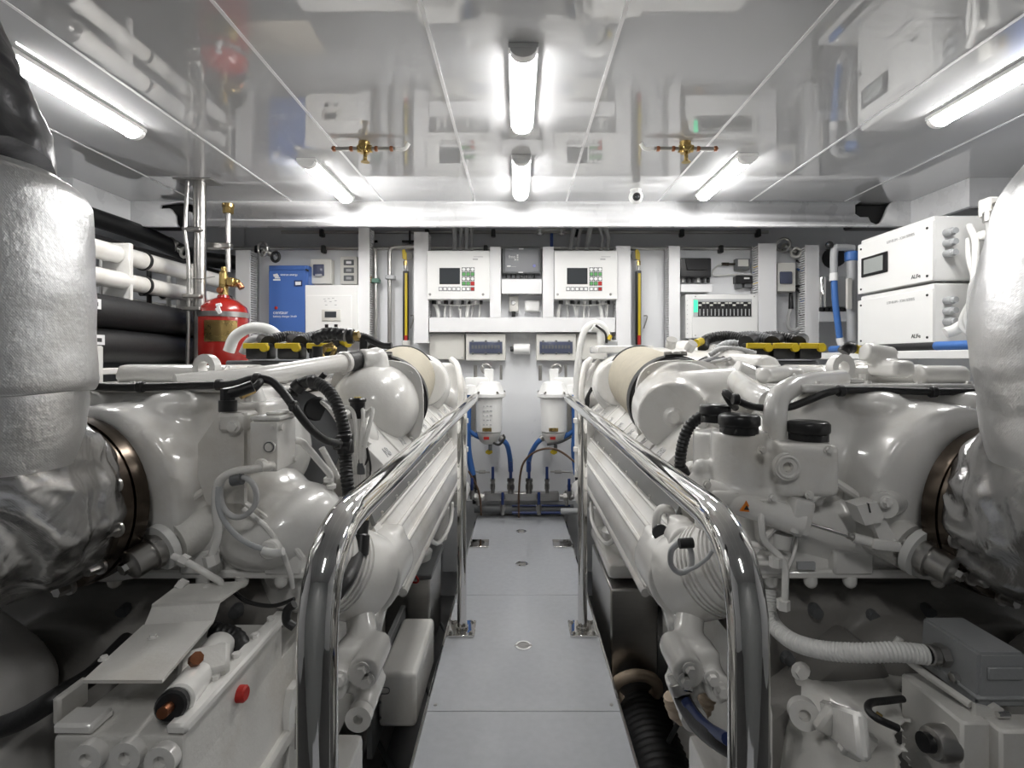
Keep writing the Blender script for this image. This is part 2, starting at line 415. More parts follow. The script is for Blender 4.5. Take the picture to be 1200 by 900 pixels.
# ============================================================ CEILING FITTINGS
for px, nm, fl in ((427, 'left', 1), (803, 'right', -1)):
    c = P(px, 172, 2.36); c.z = 2.07; x, y, z = c
    t = thing('sprinkler_pipe', 'brass sprinkler head with copper joined pipe arms on the ceiling, %s one' % nm, 'sprinkler', (x, y, ZC))
    obj('valve_body', B().cyl((x, y, z-0.02), (x, y, ZC), 0.022, 0.026).cyl((x-0.03, y, z), (x+0.035, y, z), 0.017).cyl((x, y-0.035, z), (x, y, z), 0.02, bev=0.003), BRASS, t)
    obj('nozzle', B().cyl((x+0.004, y, z-0.055), (x+0.004, y, z-0.02), 0.009).cyl((x+0.004, y, z-0.062), (x+0.004, y, z-0.056), 0.021, 0.015), BRASS, t)
    obj('pipe_arm', B().cyl((x+fl*0.03, y, z), (x+fl*0.145, y, z), 0.0095), STEEL, t)
    obj('pipe_arm', B().cyl((x-fl*0.03, y, z), (x-fl*0.125, y, z), 0.0095).cyl((x-fl*0.125, y, z), (x-fl*0.155, y, z), 0.009, 0.003), STEEL, t)
    for q in (0.055, -0.06, -0.14, 0.125):
        obj('copper_ring', B().cyl((x+fl*(q-0.008), y, z), (x+fl*(q+0.008), y, z), 0.0125, bev=0.003), COPPER, t)
    obj('white_elbow', B().tube([(x+fl*0.145, y, z), (x+fl*0.185, y, z), (x+fl*0.205, y, z+0.025)], 0.009), CABW, t)
c = P(745, 222, 3.02)
t = thing('dome_camera', 'small white dome camera hanging under the ceiling right of centre', 'camera', (c.x, c.y, ZC))
obj('base', B().cyl((c.x, c.y, ZC-0.02), (c.x, c.y, ZC), 0.030, 0.034), PLAS, t)
obj('ball', B().sph((c.x, c.y, ZC-0.042), 0.042, 24), PLAS, t)
l = obj('lens_bezel', B().cyl((c.x-0.002, c.y-0.034, ZC-0.052), (c.x-0.002, c.y-0.046, ZC-0.056), 0.024, 0.018), BLACK, t)
obj('lens', B().sph((c.x-0.002, c.y-0.045, ZC-0.056), 0.012), SCREEN, l)

# stainless pillar on the left with ceiling flange
c = P(231, 300, 2.88)
t = thing('steel_pillar', 'brushed stainless pillar from ceiling flange down beside the red cylinder', 'pillar', (c.x, 2.88, 0.6))
obj('post', B().cyl((c.x+0.015, 2.88, 0.5), (c.x+0.015, 2.88, ZC), 0.032, seg=20), STEEL, t)
obj('ceiling_flange', B().bx(c.x-0.10, c.x+0.11, 2.82, 2.94, ZC-0.006, ZC, 0.002), STEEL, t)
obj('conduit_tube', B().tube([(c.x-0.028, 2.84, ZC-0.01), (c.x-0.034, 2.83, 1.8), (c.x-0.022, 2.84, 1.6), (c.x-0.028, 2.84, 1.0)], 0.011), STEEL, t)
for z in (1.37, 1.44, 1.81): obj('pipe_clip', B().bx(c.x-0.05, c.x+0.05, 2.82, 2.86, z, z+0.02, 0.004), STEEL, t)
c = P(262, 385, 2.95)
# ============================================================ REAR EQUIPMENT WALL
WD = 3.72; FD = 3.585
def duct(x0, x1, y0, y1, label, slots='R'):
    """slotted plastic wiring duct: back, snap-on cover, comb of fingers on the open sides"""
    a = P(x0, y0, FD); b = P(x1, y1, FD)
    t = thing('cable_duct', label, 'cable duct', ((a.x+b.x)/2, WD, b.z), 'upright cable ducts')
    obj('cover', B().bx(a.x, b.x, FD, FD+0.012, b.z, a.z, 0.001), DUCT, t)
    obj('back', B().bx(a.x+0.004, b.x-0.004, WD-0.006, WD-0.001, b.z, a.z), DUCT, t)
    for sd in slots:
        x = b.x-0.003 if sd == 'R' else a.x+0.003
        fb = B(); z = b.z+0.004
        while z < a.z-0.008:
            fb.bx(x-0.0015, x+0.0015, FD+0.012, WD-0.006, z, z+0.009); z += 0.0165
        fb.bx(x-0.0015, x+0.0015, WD-0.04, WD-0.006, b.z, a.z)
        obj('slotted_side', fb, DUCT, t, kind='stuff')
    b2 = B()
    for k in range(3):
        xx = a.x+(b.x-a.x)*(0.3+0.2*k); b2.cyl((xx, WD-0.05, b.z+0.01), (xx, WD-0.05, a.z-0.01), 0.008, seg=6)
    obj('inner_cables', b2, CABG, t, kind='stuff')
    return t
duct(420, 433, 266, 402, 'tall narrow cable duct left of the yellow striped tube', 'RL')
duct(485, 502, 272, 402, 'wide cable duct on the left edge of the left controller cabinet', 'RL')
duct(574, 587, 289, 372, 'short cable duct between the left controller and the dark grey unit', 'RL')
duct(636, 649, 289, 372, 'short cable duct between the dark grey unit and the right controller', 'RL')
duct(722, 739, 288, 405, 'wide cable duct on the right edge of the right controller cabinet', 'LR')
duct(784, 797, 288, 408, 'narrow cable duct left of the breaker panel', 'LR')
duct(889, 910, 285, 408, 'wide cable duct right of the breaker panel', 'LR')
duct(944, 960, 287, 410, 'cable duct just left of the blue hose', 'LR')
duct(276, 293, 293, 412, 'cable duct between the red cylinder and the blue charger', 'R')
def hduct(x0, x1, y0, y1, label):
    a = P(x0, y0, FD); b = P(x1, y1, FD)
    t = thing('wiring_trunking', label, 'cable duct', ((a.x+b.x)/2, WD, b.z), 'level cable ducts')
    obj('cover', B().bx(a.x, b.x, FD+0.003, FD+0.015, b.z, a.z, 0.001), DUCT, t)
    obj('back', B().bx(a.x, b.x, WD-0.006, WD-0.001, b.z, a.z), DUCT, t)
    fb = B(); x = a.x+0.004
    while x < b.x-0.01:
        for z in (a.z-0.002, b.z+0.002): fb.bx(x, x+0.009, FD+0.015, WD-0.006, z-0.0015, z+0.0015)
        x += 0.0165
    obj('slotted_side', fb, DUCT, t, kind='stuff')
hduct(503, 721, 372, 389, 'long level white duct under both controller cabinets')
hduct(588, 635, 327, 344, 'level white duct under the dark grey unit')
hduct(798, 835, 333, 342, 'short level duct under the black tilted unit')

def screws(D, pts, r=0.006, m=STEEL):
    b = B()
    for x, y in pts:
        p = P(x, y, D); b.cyl(p, p-Vector((0, 0.003, 0)), r, r*0.7, 10)
    return b, m

# two control cabinets
def controller(x0, lab):
    w = 74
    t = thing('control_cabinet', lab, 'control cabinet', tuple(P(x0+w/2, 352, WD-0.01)), 'engine control cabinets')
    f = WD-0.155
    obj('case', B().R(x0, 293.5, x0+w, 351, f+0.012, 0.12, 0.006, 2), PLAS, t, wn=True)
    obj('lid', B().R(x0+0.3, 293.8, x0+w-0.3, 350.5, f, 0.011, 0.004, 2), PLAS, t, wn=True)
    for xx in (x0+4, x0+w-8):
        p = P(xx, 345, f); obj('screw', B().cyl(p, p-Vector((0, 0.003, 0)), 0.009, 0.007, 12), STEEL, t)
    sc = obj('screen_bezel', B().R(x0+15, 314, x0+39, 333, f-0.002, 0.003), BLACK, t)
    obj('screen', B().R(x0+16, 315, x0+38, 332, f-0.003, 0.002), SCREEN, sc)
    cols = [[0, 0, 0], [1, 1, 1], [0, 0, 0], [1, 1, 2]]
    for r in range(4):
        for c in range(3):
            kx = x0+41.2+c*5.1; ky = 313.3+r*5.5
            k = obj('key', B().R(kx, ky, kx+4.7, ky+4.9, f-0.002, 0.003), DGREY, t)
            p = P(kx+2.35, ky+2.45, f-0.002)
            mm = (WHITEK, GREENB, REDB)[cols[r][c]]
            if cols[r][c] == 2: obj('key_face', B().R(kx+0.2, ky+0.2, kx+4.5, ky+4.7, f-0.003, 0.002), mm, k)
            else: obj('key_face', B().cyl(p, p-Vector((0, 0.0015, 0)), 0.0115, seg=12), mm, k)
    for c in range(8):
        kx = x0+14+c*5.2 if c < 5 else x0+41.2+(c-5)*5.1
        k = obj('key', B().R(kx, 336.3, kx+4.7, 341, f-0.002, 0.003), DGREY, t)
        obj('key_face', B().R(kx+0.7, 337, kx+4.0, 340.3, f-0.003, 0.002), REDB if c == 7 else WHITEK, k)
    obj('print_mark', B().R(x0+54, 303, x0+60, 304.6, f-0.001, 0.002), GREYK, t)
    obj('print_mark', B().R(x0+55, 300.6, x0+66, 301.2, f-0.001, 0.002), GREYK, t)
    random.seed(int(x0))
    for k in range(9):
        xx = x0+8+k*7+random.uniform(-1, 1); dx = random.uniform(-7, 7)
        g = P(xx, 352, WD-0.08)
        obj('cable_gland', B().cyl(g+Vector((0, 0, -0.028)), g+Vector((0, 0, 0.006)), 0.011 if k > 2 else 0.016, seg=8), (BLACK, PLAS)[k % 3 == 1], t)
        q = P(xx+dx*0.6, 362, WD-0.06); e = P(xx+dx, 376, WD-0.07)
        obj('cable', B().tube([g, q, e], 0.007 if k % 3 else 0.013, 8, 4), (CABW, CABG)[k % 2], t)
    obj('cross_wire', B().tube([P(x0+18, 357, WD-0.09), P(x0+40, 358, WD-0.09), P(x0+62, 356, WD-0.09)], 0.004, 6), CABW, t)
    return t
controller(500, 'white control cabinet with keypad on the left of the walkway axis')
controller(649.5, 'white control cabinet with keypad on the right above the looped hoses')
# conduits from above to cabinets
for x0, xs in ((500, (533, 540, 547, 553)), (650, (668, 676, 687, 704, 711))):
    b = B(); off = 0 if x0 == 500 else 1
    for k, x in enumerate(xs): b.tube([P(x+off*(6 if k < 3 else -3), 262, WD+0.02), P(x+off*2, 280, WD+0.02), P(x, 294, WD-0.03)], 0.012 if k % 2 else 0.017, 8, 4)
    o = obj('conduit_bundle', b, CABG); tag(o, 'grey cables dropping from above into the %s control cabinet' % ('left' if x0 == 500 else 'right'), 'cables', kind='stuff')

# dark grey unit in the middle
t = thing('monitor_unit', 'dark grey electronic unit between the two control cabinets', 'electronic unit', tuple(P(611, 321, WD-0.01)))
f = WD-0.10
obj('case', B().R(588.5, 289.5, 634, 320.5, f+0.006, 0.085, 0.004), DGREY, t)
obj('front_plate', B().R(591, 291, 632, 319, f, 0.008, 0.003), mat('unit_front', (0.17, 0.175, 0.19), 0.35), t)
text('fmo', 0.030, P(596.2, 302.5, f-0.001), WHITEK, t, th=0.001, sxy=1.0)
b = B()
for x, y in ((606.5, 299), (606.5, 301.5), (606.5, 304.4), (603.7, 304.4)): b.R(x-0.9, y-0.9, x+0.9, y+0.9, f-0.001, 0.002)
obj('logo_squares', b, WHITEK, t)
obj('print_mark', B().R(594, 311, 598.5, 312.6, f-0.001, 0.002), WHITEK, t)
obj('print_mark', B().R(599, 312.2, 605, 312.8, f-0.001, 0.002), GREYK, t)
p = P(626, 311.5, f); obj('blue_badge', B().cyl(p, p-Vector((0, 0.002, 0)), 0.011, seg=14), mat('badge_blue', (0.25, 0.27, 0.6), 0.5), t)
obj('slot', B().R(608, 291, 613.5, 292.2, f-0.001, 0.002).R(607.5, 318.6, 613, 319.8, f-0.001, 0.002), PLAS, t)
for x in (593.5, 599, 604, 611, 617, 625):
    g = P(x, 320, WD-0.05); obj('plug', B().cyl(g, g-Vector((0, 0, 0.035)), 0.011 if x > 605 else 0.006, seg=8), BLACK, t)

# two small boxes under it
t = thing('sensor_box', 'small grey box with a round white sight on the wall under the dark grey unit', 'box', tuple(P(602, 366, WD-0.01)))
obj('case', B().R(596.5, 347, 607.5, 365, WD-0.05, 0.045, 0.003), CREAM, t)
p = P(601.5, 355, WD-0.05); obj('sight', B().cyl(p, p-Vector((0, 0.01, 0)), 0.017, 0.012, 14), WHITEK, t)
obj('plug', B().R(599.5, 365.3, 604, 371, WD-0.04, 0.025, 0.003), BLACK, t)
t = thing('junction_box', 'small blank white junction box right of the sensor box', 'junction box', tuple(P(624, 366, WD-0.01)))
obj('case', B().R(615, 352, 632.5, 365, WD-0.055, 0.05, 0.005, 2), PLAS, t)
obj('lid', B().R(616, 353, 631.5, 364, WD-0.06, 0.005, 0.003), PLAS, t)

# lower row of boxes
def blank(x0, x1, y0, y1, lab, D=WD-0.075):
    t = thing('junction_box', lab, 'junction box', tuple(P((x0+x1)/2, y1, WD-0.01)))
    obj('case', B().R(x0, y0, x1, y1, D+0.01, 0.06, 0.003), CREAM, t)
    l = obj('lid', B().R(x0+0.8, y0+0.8, x1-0.8, y1-0.8, D, 0.01, 0.003), CREAM, t)
    b = B()
    for x in (x0+3, x1-3):
        for y in (y0+3, y1-3):
            p = P(x, y, D); b.cyl(p, p-Vector((0, 0.002, 0)), 0.006, seg=8)
    obj('lid_screws', b, GREYK, l)
blank(502.5, 544.5, 390.5, 422, 'blank cream junction box at the far left of the lower row')
blank(675, 712, 390.5, 422, 'blank cream junction box behind the looped white hoses')
def fusebox(x0, lab):
    t = thing('fuse_box', lab, 'fuse box', tuple(P(x0+23, 423, WD-0.01)), 'fuse boxes with smoked windows')
    D = WD-0.10
    obj('case', B().R(x0, 391, x0+46.5, 422.5, D, 0.09, 0.005, 2), CREAM, t, wn=True)
    fr = obj('window_frame', B().R(x0+3.5, 399.5, x0+43, 415, D-0.002, 0.003), GREYP, t)
    obj('smoked_window', B().R(x0+4, 400.5, x0+42.5, 414, D-0.010, 0.011, 0.006, 2), GLASS, fr)
    b = B()
    for k in range(9): b.R(x0+6.5+k*3.8, 404.5, x0+9.3+k*3.8, 408.5, D-0.012, 0.003)
    obj('breakers', b, DGREY, fr)
    b = B()
    for k in range(3): p = P(x0+8+k*15.3, 400, D-0.012); b.cyl(p, p+Vector((0, 0.01, 0)), 0.009, seg=10); p = P(x0+8+k*15.3, 414, D-0.012); b.cyl(p, p+Vector((0, 0.01, 0)), 0.009, seg=10)
    obj('window_catch', b, DGREY, fr)
fusebox(546, 'fuse box with smoked window left of the walkway axis')
fusebox(628.5, 'fuse box with smoked window right of the walkway axis')
t = thing('cable_reel', 'white roller shaped lamp with black end cap between the fuse boxes', 'wall lamp', tuple(P(611, 416, WD-0.01)))
a = P(602, 409, WD-0.055); b_ = P(621, 409, WD-0.055)
obj('roller', B().cyl(a, b_, 0.038, seg=20, bev=0.004), PLAS, t)
obj('bracket', B().R(600, 404, 621, 407, WD-0.05, 0.045), CREAM, t)
obj('black_knob', B().cyl(a-Vector((0.025, 0, 0)), a, 0.018, bev=0.003), BLACK, t)
# little ribbed vent panel behind it
b = B()
for k in range(12): b.R(593+k*3, 391, 594.4+k*3, 404, WD-0.012, 0.012)
o = obj('ribbed_panel', b, PLAS); tag(o, 'ribbed white backing strip above the roller lamp', 'panel')

# ------------------------------------------------ left group
t = thing('battery_charger', 'bright blue battery charger on the wall right of the red cylinder', 'charger', tuple(P(338, 388, WD-0.01)))
D = WD-0.15
obj('case', B().R(315, 311, 361, 392, D+0.004, 0.14, 0.004), BLUE, t)
obj('front', B().R(315, 317, 357.5, 392, D, 0.01, 0.002), BLUE, t)
obj('hood', B().R(315, 311, 358, 316.2, D-0.003, 0.02, 0.003), BLUE, t)
obj('side_slot', B().prism([P(357.5, 314.5, D-0.001), P(361.5, 316, D-0.001), P(361.5, 318.5, D-0.001), P(357.5, 316.5, D-0.001)], (0, 0.006, 0)), BLACK, t)
m_ = obj('meter', B().R(344.5, 328.5, 354, 335.5, D-0.004, 0.005), DBLUE, t)
obj('meter_face', B().R(346, 330, 352.5, 334, D-0.006, 0.003), WHITEK, m_)
text('victron energy', 0.0205, P(328.5, 323, D-0.001), WHITEK, t, th=0.0008)
text('centaur', 0.034, P(320, 368, D-0.001), WHITEK, t, th=0.0008)
text('battery charger 24-60', 0.0185, P(320, 371.8, D-0.001), WHITEK, t, th=0.0008)
b = B()
b.prism([P(x, y, D-0.001) for x, y in ((320, 321.5), (325, 320.5), (327, 324), (324, 325.5), (320.5, 324))], (0, 0.003, 0))
b.R(320, 327, 328.5, 328.8, D-0.001, 0.003).R(322, 324.8, 328, 326.4, D-0.001, 0.003)
obj('logo_mark', b, WHITEK, t)
p = P(323.5, 360.8, D); obj('indicator', B().cyl(p, p-Vector((0, 0.004, 0)), 0.012, 0.008, 12), REDB, t)

t = thing('socket_box', 'white weatherproof socket with blue grey cover right of the blue charger', 'socket', tuple(P(375, 333, WD-0.01)))
D = WD-0.08
obj('case', B().R(363.5, 303.5, 388, 332.5, D, 0.075, 0.006, 2), CREAM, t, wn=True)
obj('cover', B().R(366.5, 309.5, 379.5, 323, D-0.012, 0.014, 0.008, 2), GLASS, t)
obj('latch', B().R(369, 321, 377, 324, D-0.018, 0.01, 0.002), GREYP, t)
t = thing('switch_plate', 'white plate with three dark sockets left of the tall cable duct', 'socket', tuple(P(408, 333, WD-0.01)))
D = WD-0.05
obj('plate', B().R(398.5, 300.5, 418.5, 333, D, 0.045, 0.004, 2), CREAM, t, wn=True)
for k in range(3):
    s_ = obj('socket', B().R(402.5, 304.2+k*9.2, 414.5, 310.7+k*9.2, D-0.006, 0.008, 0.003), DGREY, t)
    obj('socket_insert', B().R(405.5, 306+k*9.2, 411.5, 309+k*9.2, D-0.009, 0.004, 0.001), (WHITEK, GREYP, GREYP)[k], s_)
t = thing('wall_cabinet', 'plain white wall cabinet with small display and two black buttons', 'cabinet', tuple(P(389, 392, WD-0.01)))
D = WD-0.155
obj('case', B().R(357.5, 334, 419.5, 396, D+0.003, 0.145, 0.003), PLAS, t)
obj('door_panel', B().R(358, 346, 412, 396, D, 0.006, 0.002), PLAS, t)
d_ = obj('display_frame', B().R(377, 362.5, 399, 376, D-0.008, 0.01, 0.004, 2), CREAM, t)
obj('display', B().R(380.5, 365, 394, 372, D-0.010, 0.004), SCREEN, d_)
for x in (380.5, 391.5): obj('button', B().R(x, 380, x+4, 384, D-0.004, 0.006, 0.001), BLACK, t)
b = B()
for x, y in ((379, 350), (384, 349.5), (389, 349), (392, 352), (380, 352.5), (386, 353), (392, 357), (381, 357)): b.R(x, y, x+2.6, y+0.8, D-0.001, 0.002)
obj('faint_diagram', b, GREYK, t)

# ------------------------------------------------ right group
t = thing('modem_unit', 'glossy black tilted unit at the top left of the right equipment bay', 'electronic unit', tuple(P(816, 331, WD-0.01)))
D = WD-0.11
obj('case', B().R(797.5, 302, 834, 325, D, 0.10, 0.01, 2), BLACK, t, wn=True)
obj('front_panel', B().prism([P(803, 304, D-0.004), P(833, 304, D-0.004), P(829, 316, D-0.012), P(806, 316, D-0.012)], (0, 0.02, 0)), BLACK, t)
for k in range(6): obj('plug', B().R(799+k*6, 325.3, 802+k*6, 331, D+0.04, 0.02, 0.002), BLACK if k % 3 else CABW, t)
t = thing('sensor_module', 'small metal cased module above the black relay', 'module', tuple(P(871, 317, WD-0.01)))
obj('body', B().R(862.5, 303, 879, 316, WD-0.05, 0.045, 0.003), DGREY, t)
obj('name_plate', B().R(865, 304, 877, 312, WD-0.052, 0.003), CREAM, t)
a = P(862, 309.5, WD-0.03); obj('plug', B().cyl(a, a-Vector((0.05, 0, 0)), 0.008).cyl(a-Vector((0.05, 0, 0)), a-Vector((0.10, 0, 0)), 0.012), BRONZE, t)
obj('cable', B().tube([a-Vector((0.1, 0, 0)), P(841, 311, WD-0.02), P(835, 318, WD-0.02), P(838, 323, WD-0.02), P(862, 321.5, WD-0.02), P(888, 322, WD-0.02)], 0.005, 8), CABW, t)
t = thing('relay_block', 'black relay block under the metal cased module', 'relay', tuple(P(872, 338, WD-0.01)))
obj('body', B().R(862.5, 323, 882, 332, WD-0.06, 0.055, 0.004), BLACK, t)
obj('terminals', B().R(863, 332.2, 870, 338, WD-0.05, 0.04, 0.003).R(873, 332.2, 881, 337, WD-0.05, 0.04, 0.003), DGREY, t)
obj('label_plate', B().R(872, 325, 878.5, 327, WD-0.062, 0.003), WHITEK, t)
t = thing('breaker_panel', 'white breaker panel with a row of dark switches and a green light', 'breaker panel', tuple(P(844, 397, WD-0.01)))
D = WD-0.14
obj('case', B().R(803.5, 345, 888.5, 396.5, D+0.01, 0.12, 0.003), PLAS, t)
obj('front', B().R(811, 345.5, 888, 396, D, 0.012, 0.003), PLAS, t)
wd = obj('window_recess', B().R(812.5, 350.5, 881, 371.5, D-0.001, 0.003), GREYP, t)
obj('green_light', B().R(813, 351.5, 817.8, 366, D-0.003, 0.004, 0.002), GLED, t)
for k in range(14):
    x = 818.5+k*4.45
    br = obj('breaker', B().R(x, 353.5, x+4.1, 370.5, D-0.006, 0.008, 0.001), BLACK, wd)
for k in range(14):
    x = 818.5+k*4.45; y = 354 if k % 3 else 356.5
    obj('toggle', B().R(x+0.4, y, x+3.6, y+2, D-0.012, 0.008, 0.001), CREAM, wd)
    obj('toggle_slot', B().R(x+1.2, 362, x+2.4, 370, D-0.008, 0.004), GREYP, wd)
b, m = screws(D, [(805.5+0*k, 352+k*5.5) for k in range(8)], 0.003, GREYK); obj('hinge_rivets', b, m, t)
b, m = screws(D, [(815, 347.5), (884, 347.5), (815, 393), (884, 393)], 0.005); obj('screws', b, m, t)
for k, (x, m) in enumerate(((806, CABG), (811, CABG), (817, CABY), (821, ORANGE), (828, CABG))):
    obj('cable', B().tube([P(x, 396, WD-0.06), P(x+1, 404, WD-0.06), P(x-1, 412, WD-0.06)], 0.008, 8, 4), m, t)
t = thing('socket_box', 'grey junction box with smoked cover between the two right cable ducts', 'junction box', tuple(P(922, 343, WD-0.01)))
D = WD-0.11
obj('case', B().R(911, 308, 932.5, 341.5, D, 0.10, 0.006, 2), CREAM, t, wn=True)
obj('smoked_cover', B().R(914.5, 318, 929, 332.5, D-0.014, 0.016, 0.008, 2), GLASS, t)
obj('gland', B().cyl(P(927, 342, WD-0.05), P(927, 362, WD-0.05), 0.012, 0.018, 10), BLACK, t)
obj('cable', B().tube([P(927, 360, WD-0.05), P(924, 372, WD-0.05), P(924, 384, WD-0.05), P(932, 387, WD-0.05), P(943, 381, WD-0.05)], 0.013, 10), CABG, t)
# wires at the slotted ducts
random.seed(3)
for k in range(10):
    y = 305+k*9; x = 934+random.uniform(-2, 4)
    o = obj('duct_wire', B().tube([P(x, y+random.uniform(-5, 5), WD-0.03), P(939, y+3, WD-0.06), P(944, y, WD-0.07)], 0.008, 6, 3), (RUB, BLUEH, CABG, RUB)[k % 4]) if k < 8 else None
    if o: tag(o, '%s short wire entering the cable duct left of the blue hose, %s from the top' % (('black', 'blue', 'grey', 'black')[k % 4], ('first', 'second', 'third', 'fourth', 'fifth', 'sixth', 'seventh', 'eighth')[k]), 'wire', 'wires into the right cable duct')
for k in range(6):
    y = 306+k*6.4
    o = obj('duct_wire', B().tube([P(882, y, WD-0.03), P(885, y+1, WD-0.06), P(889, y-1, WD-0.07)], 0.006, 6, 3), (CABW, CABY, DBLUE)[k % 3]); tag(o, 'thin %s wire entering the cable duct above the breaker panel, %s from the top' % (('white', 'yellow', 'dark blue')[k % 3], ('first', 'second', 'third', 'fourth', 'fifth', 'sixth')[k]), 'wire', 'wires into the cable duct by the breaker panel')

# horizontal pipes near the top and their clips
for nm, y, D, r, x0, x1, lab in (('upper', 272, 3.85, 0.012, 330, 900, 'upper thin level steel pipe just below the cross beam'),
                         ('lower', 291, 3.70, 0.013, 200, 888, 'lower thin level steel pipe along the top of the equipment wall')):
    t = thing('steel_pipe', lab, 'pipe', tuple(P(610, y, D)))
    obj('pipe', B().cyl(P(x0, y, D), P(x1, y, D), r, seg=10), STEEL, t)
    for x in ((376, 500, 578, 676, 800, 890) if nm == 'upper' else (300, 378, 569, 846)):
        obj('pipe_clip', B().R(x-2.5, y-4, x+2.5, y+5, D-0.035, 0.05, 0.006), BLACK, t)
# vertical stainless conduits on the left bay
t = thing('conduit_pipe', 'bent steel conduit right of the tall cable duct, with green clamp', 'pipe', tuple(P(440, 400, 3.66)))
obj('pipe', B().tube([P(430, 291, 3.66), P(440, 291, 3.66), P(440, 412, 3.66)], 0.014, 10, fil=0.05), STEEL, t)
obj('clamp', B().R(433, 326, 444, 331, 3.63, 0.06, 0.005), mat('clamp_green', (0.10, 0.20, 0.16), 0.5), t)
obj('clamp_nut', B().R(431, 323, 435, 331, 3.62, 0.02, 0.003), BRASS, t)
t = thing('conduit_pipe', 'bent steel pipe with grey clamp left of the yellow striped tube', 'pipe', tuple(P(457, 400, 3.66)))
obj('pipe', B().tube([P(486, 289, 3.66), P(456.5, 289, 3.66), P(456.5, 412, 3.66)], 0.014, 10, fil=0.05), STEEL, t)
obj('clamp', B().R(451, 322, 462, 327, 3.63, 0.06, 0.005), GREYP, t)
b = B()
for x in (434, 479): b.R(x, 270, x+2, 285, 3.80, 0.02).R(x-8, 281.5, x+8, 284, 3.80, 0.02)
o = obj('pipe_bracket', b, BLACK); tag(o, 'thin black T shaped brackets above the bent steel pipes', 'bracket')
# level indicator tubes
for x, sx, lab in ((475, 1, 'left'), (748.5, -1, 'right')):
    t = thing('level_tube', 'black tube with yellow stripe and red foot on the wall, %s one' % lab, 'level gauge', tuple(P(x, 405, 3.66)))
    obj('tube', B().R(x-3.2, 317, x+3.2, 400 if sx > 0 else 404, 3.66, 0.03, 0.004), BLACK, t)
    obj('yellow_stripe', B().R(x-0.6, 320, x+2.2, 393, 3.652, 0.01), YEL, t)
    obj('red_foot', B().R(x-1.2, 393, x+2.2, 399 if sx > 0 else 404, 3.650, 0.012), REDB, t)
    obj('valve_body', B().cyl(P(x+4*sx, 300, 3.64), P(x+4*sx, 300, 3.71), 0.030, bev=0.004).cyl(P(x, 303, 3.65), P(x, 316, 3.65), 0.010), STEEL, t)
    obj('valve_nut', B().cyl(P(x, 306, 3.65), P(x, 311, 3.65), 0.014, seg=6), BRASS, t)
    obj('yellow_lever', B().prism([P(x-4, 293, 3.63), P(x-1, 292, 3.63), P(x+1.5, 297, 3.63), P(x+1.5, 305, 3.63), P(x-3.5, 303, 3.63)], (0, 0.012, 0)), YEL, t)
    if sx > 0: obj('base_fitting', B().cyl(P(x+1, 399, 3.66), P(x+1, 412, 3.66), 0.03, bev=0.004), ENG, t)
    obj('side_rod', B().tube([P(x+6, 370, 3.69), P(x+10*1, 371, 3.68), P(x+6, 385, 3.69)], 0.005, 6), STEEL, t)
# brass-and-steel round fittings on top left and right
for (x, y, lab, tl) in ((312, 296, 'cluster of small steel ring valves right of the red cylinder', 1), (922, 291, 'cluster of pale round valves above the smoked cover box', 0), (205, 291, 'steel ring valve between the wall and the steel pillar', 0)):
    D = 3.5 if x < 900 else 3.66
    t = thing('ring_valve', lab, 'valve', tuple(P(x, y+10, D)))
    obj('hand_ring', B().torus(P(x-4, y-4, D), (0.5, 1, 0.2), 0.045, 0.009, 24), STEEL, t)
    obj('mount_stem', B().cyl(P(x-2, y-2, D), Vector((P(x-2, y-2, D).x, 3.88 if x < 280 else 3.72, P(x-2, y-2, D).z)), 0.010), STEEL, t)
    obj('body', B().cyl(P(x-4, y-3, D), P(x+10, y+4, D+0.03), 0.022, bev=0.003).cyl(P(x-2, y+3, D), P(x+3, y-7, D), 0.012), STEEL, t)
    obj('cap_ring', B().torus(P(x+11, y+5, D), (0.3, 1, 0), 0.032, 0.010, 20), RUB if tl else CREAM, t)
# clamp group above the dark unit
t = thing('hanging_valve', 'small steel clamp valve with blue lever hanging under the cross beam centre', 'valve', tuple(P(646, 285, 3.6)))
obj('bar', B().R(630, 267, 663, 270, 3.6, 0.03, 0.004), STEEL, t)
for x in (633, 658): obj('bolt', B().cyl(P(x, 268, 3.6), P(x, 276, 3.6), 0.010, seg=8).cyl(P(x, 274, 3.6), P(x, 275.5, 3.6), 0.024, seg=8), CHROME, t)
obj('blue_lever', B().R(644.5, 273, 648.5, 289, 3.6, 0.012, 0.005), DBLUE, t)

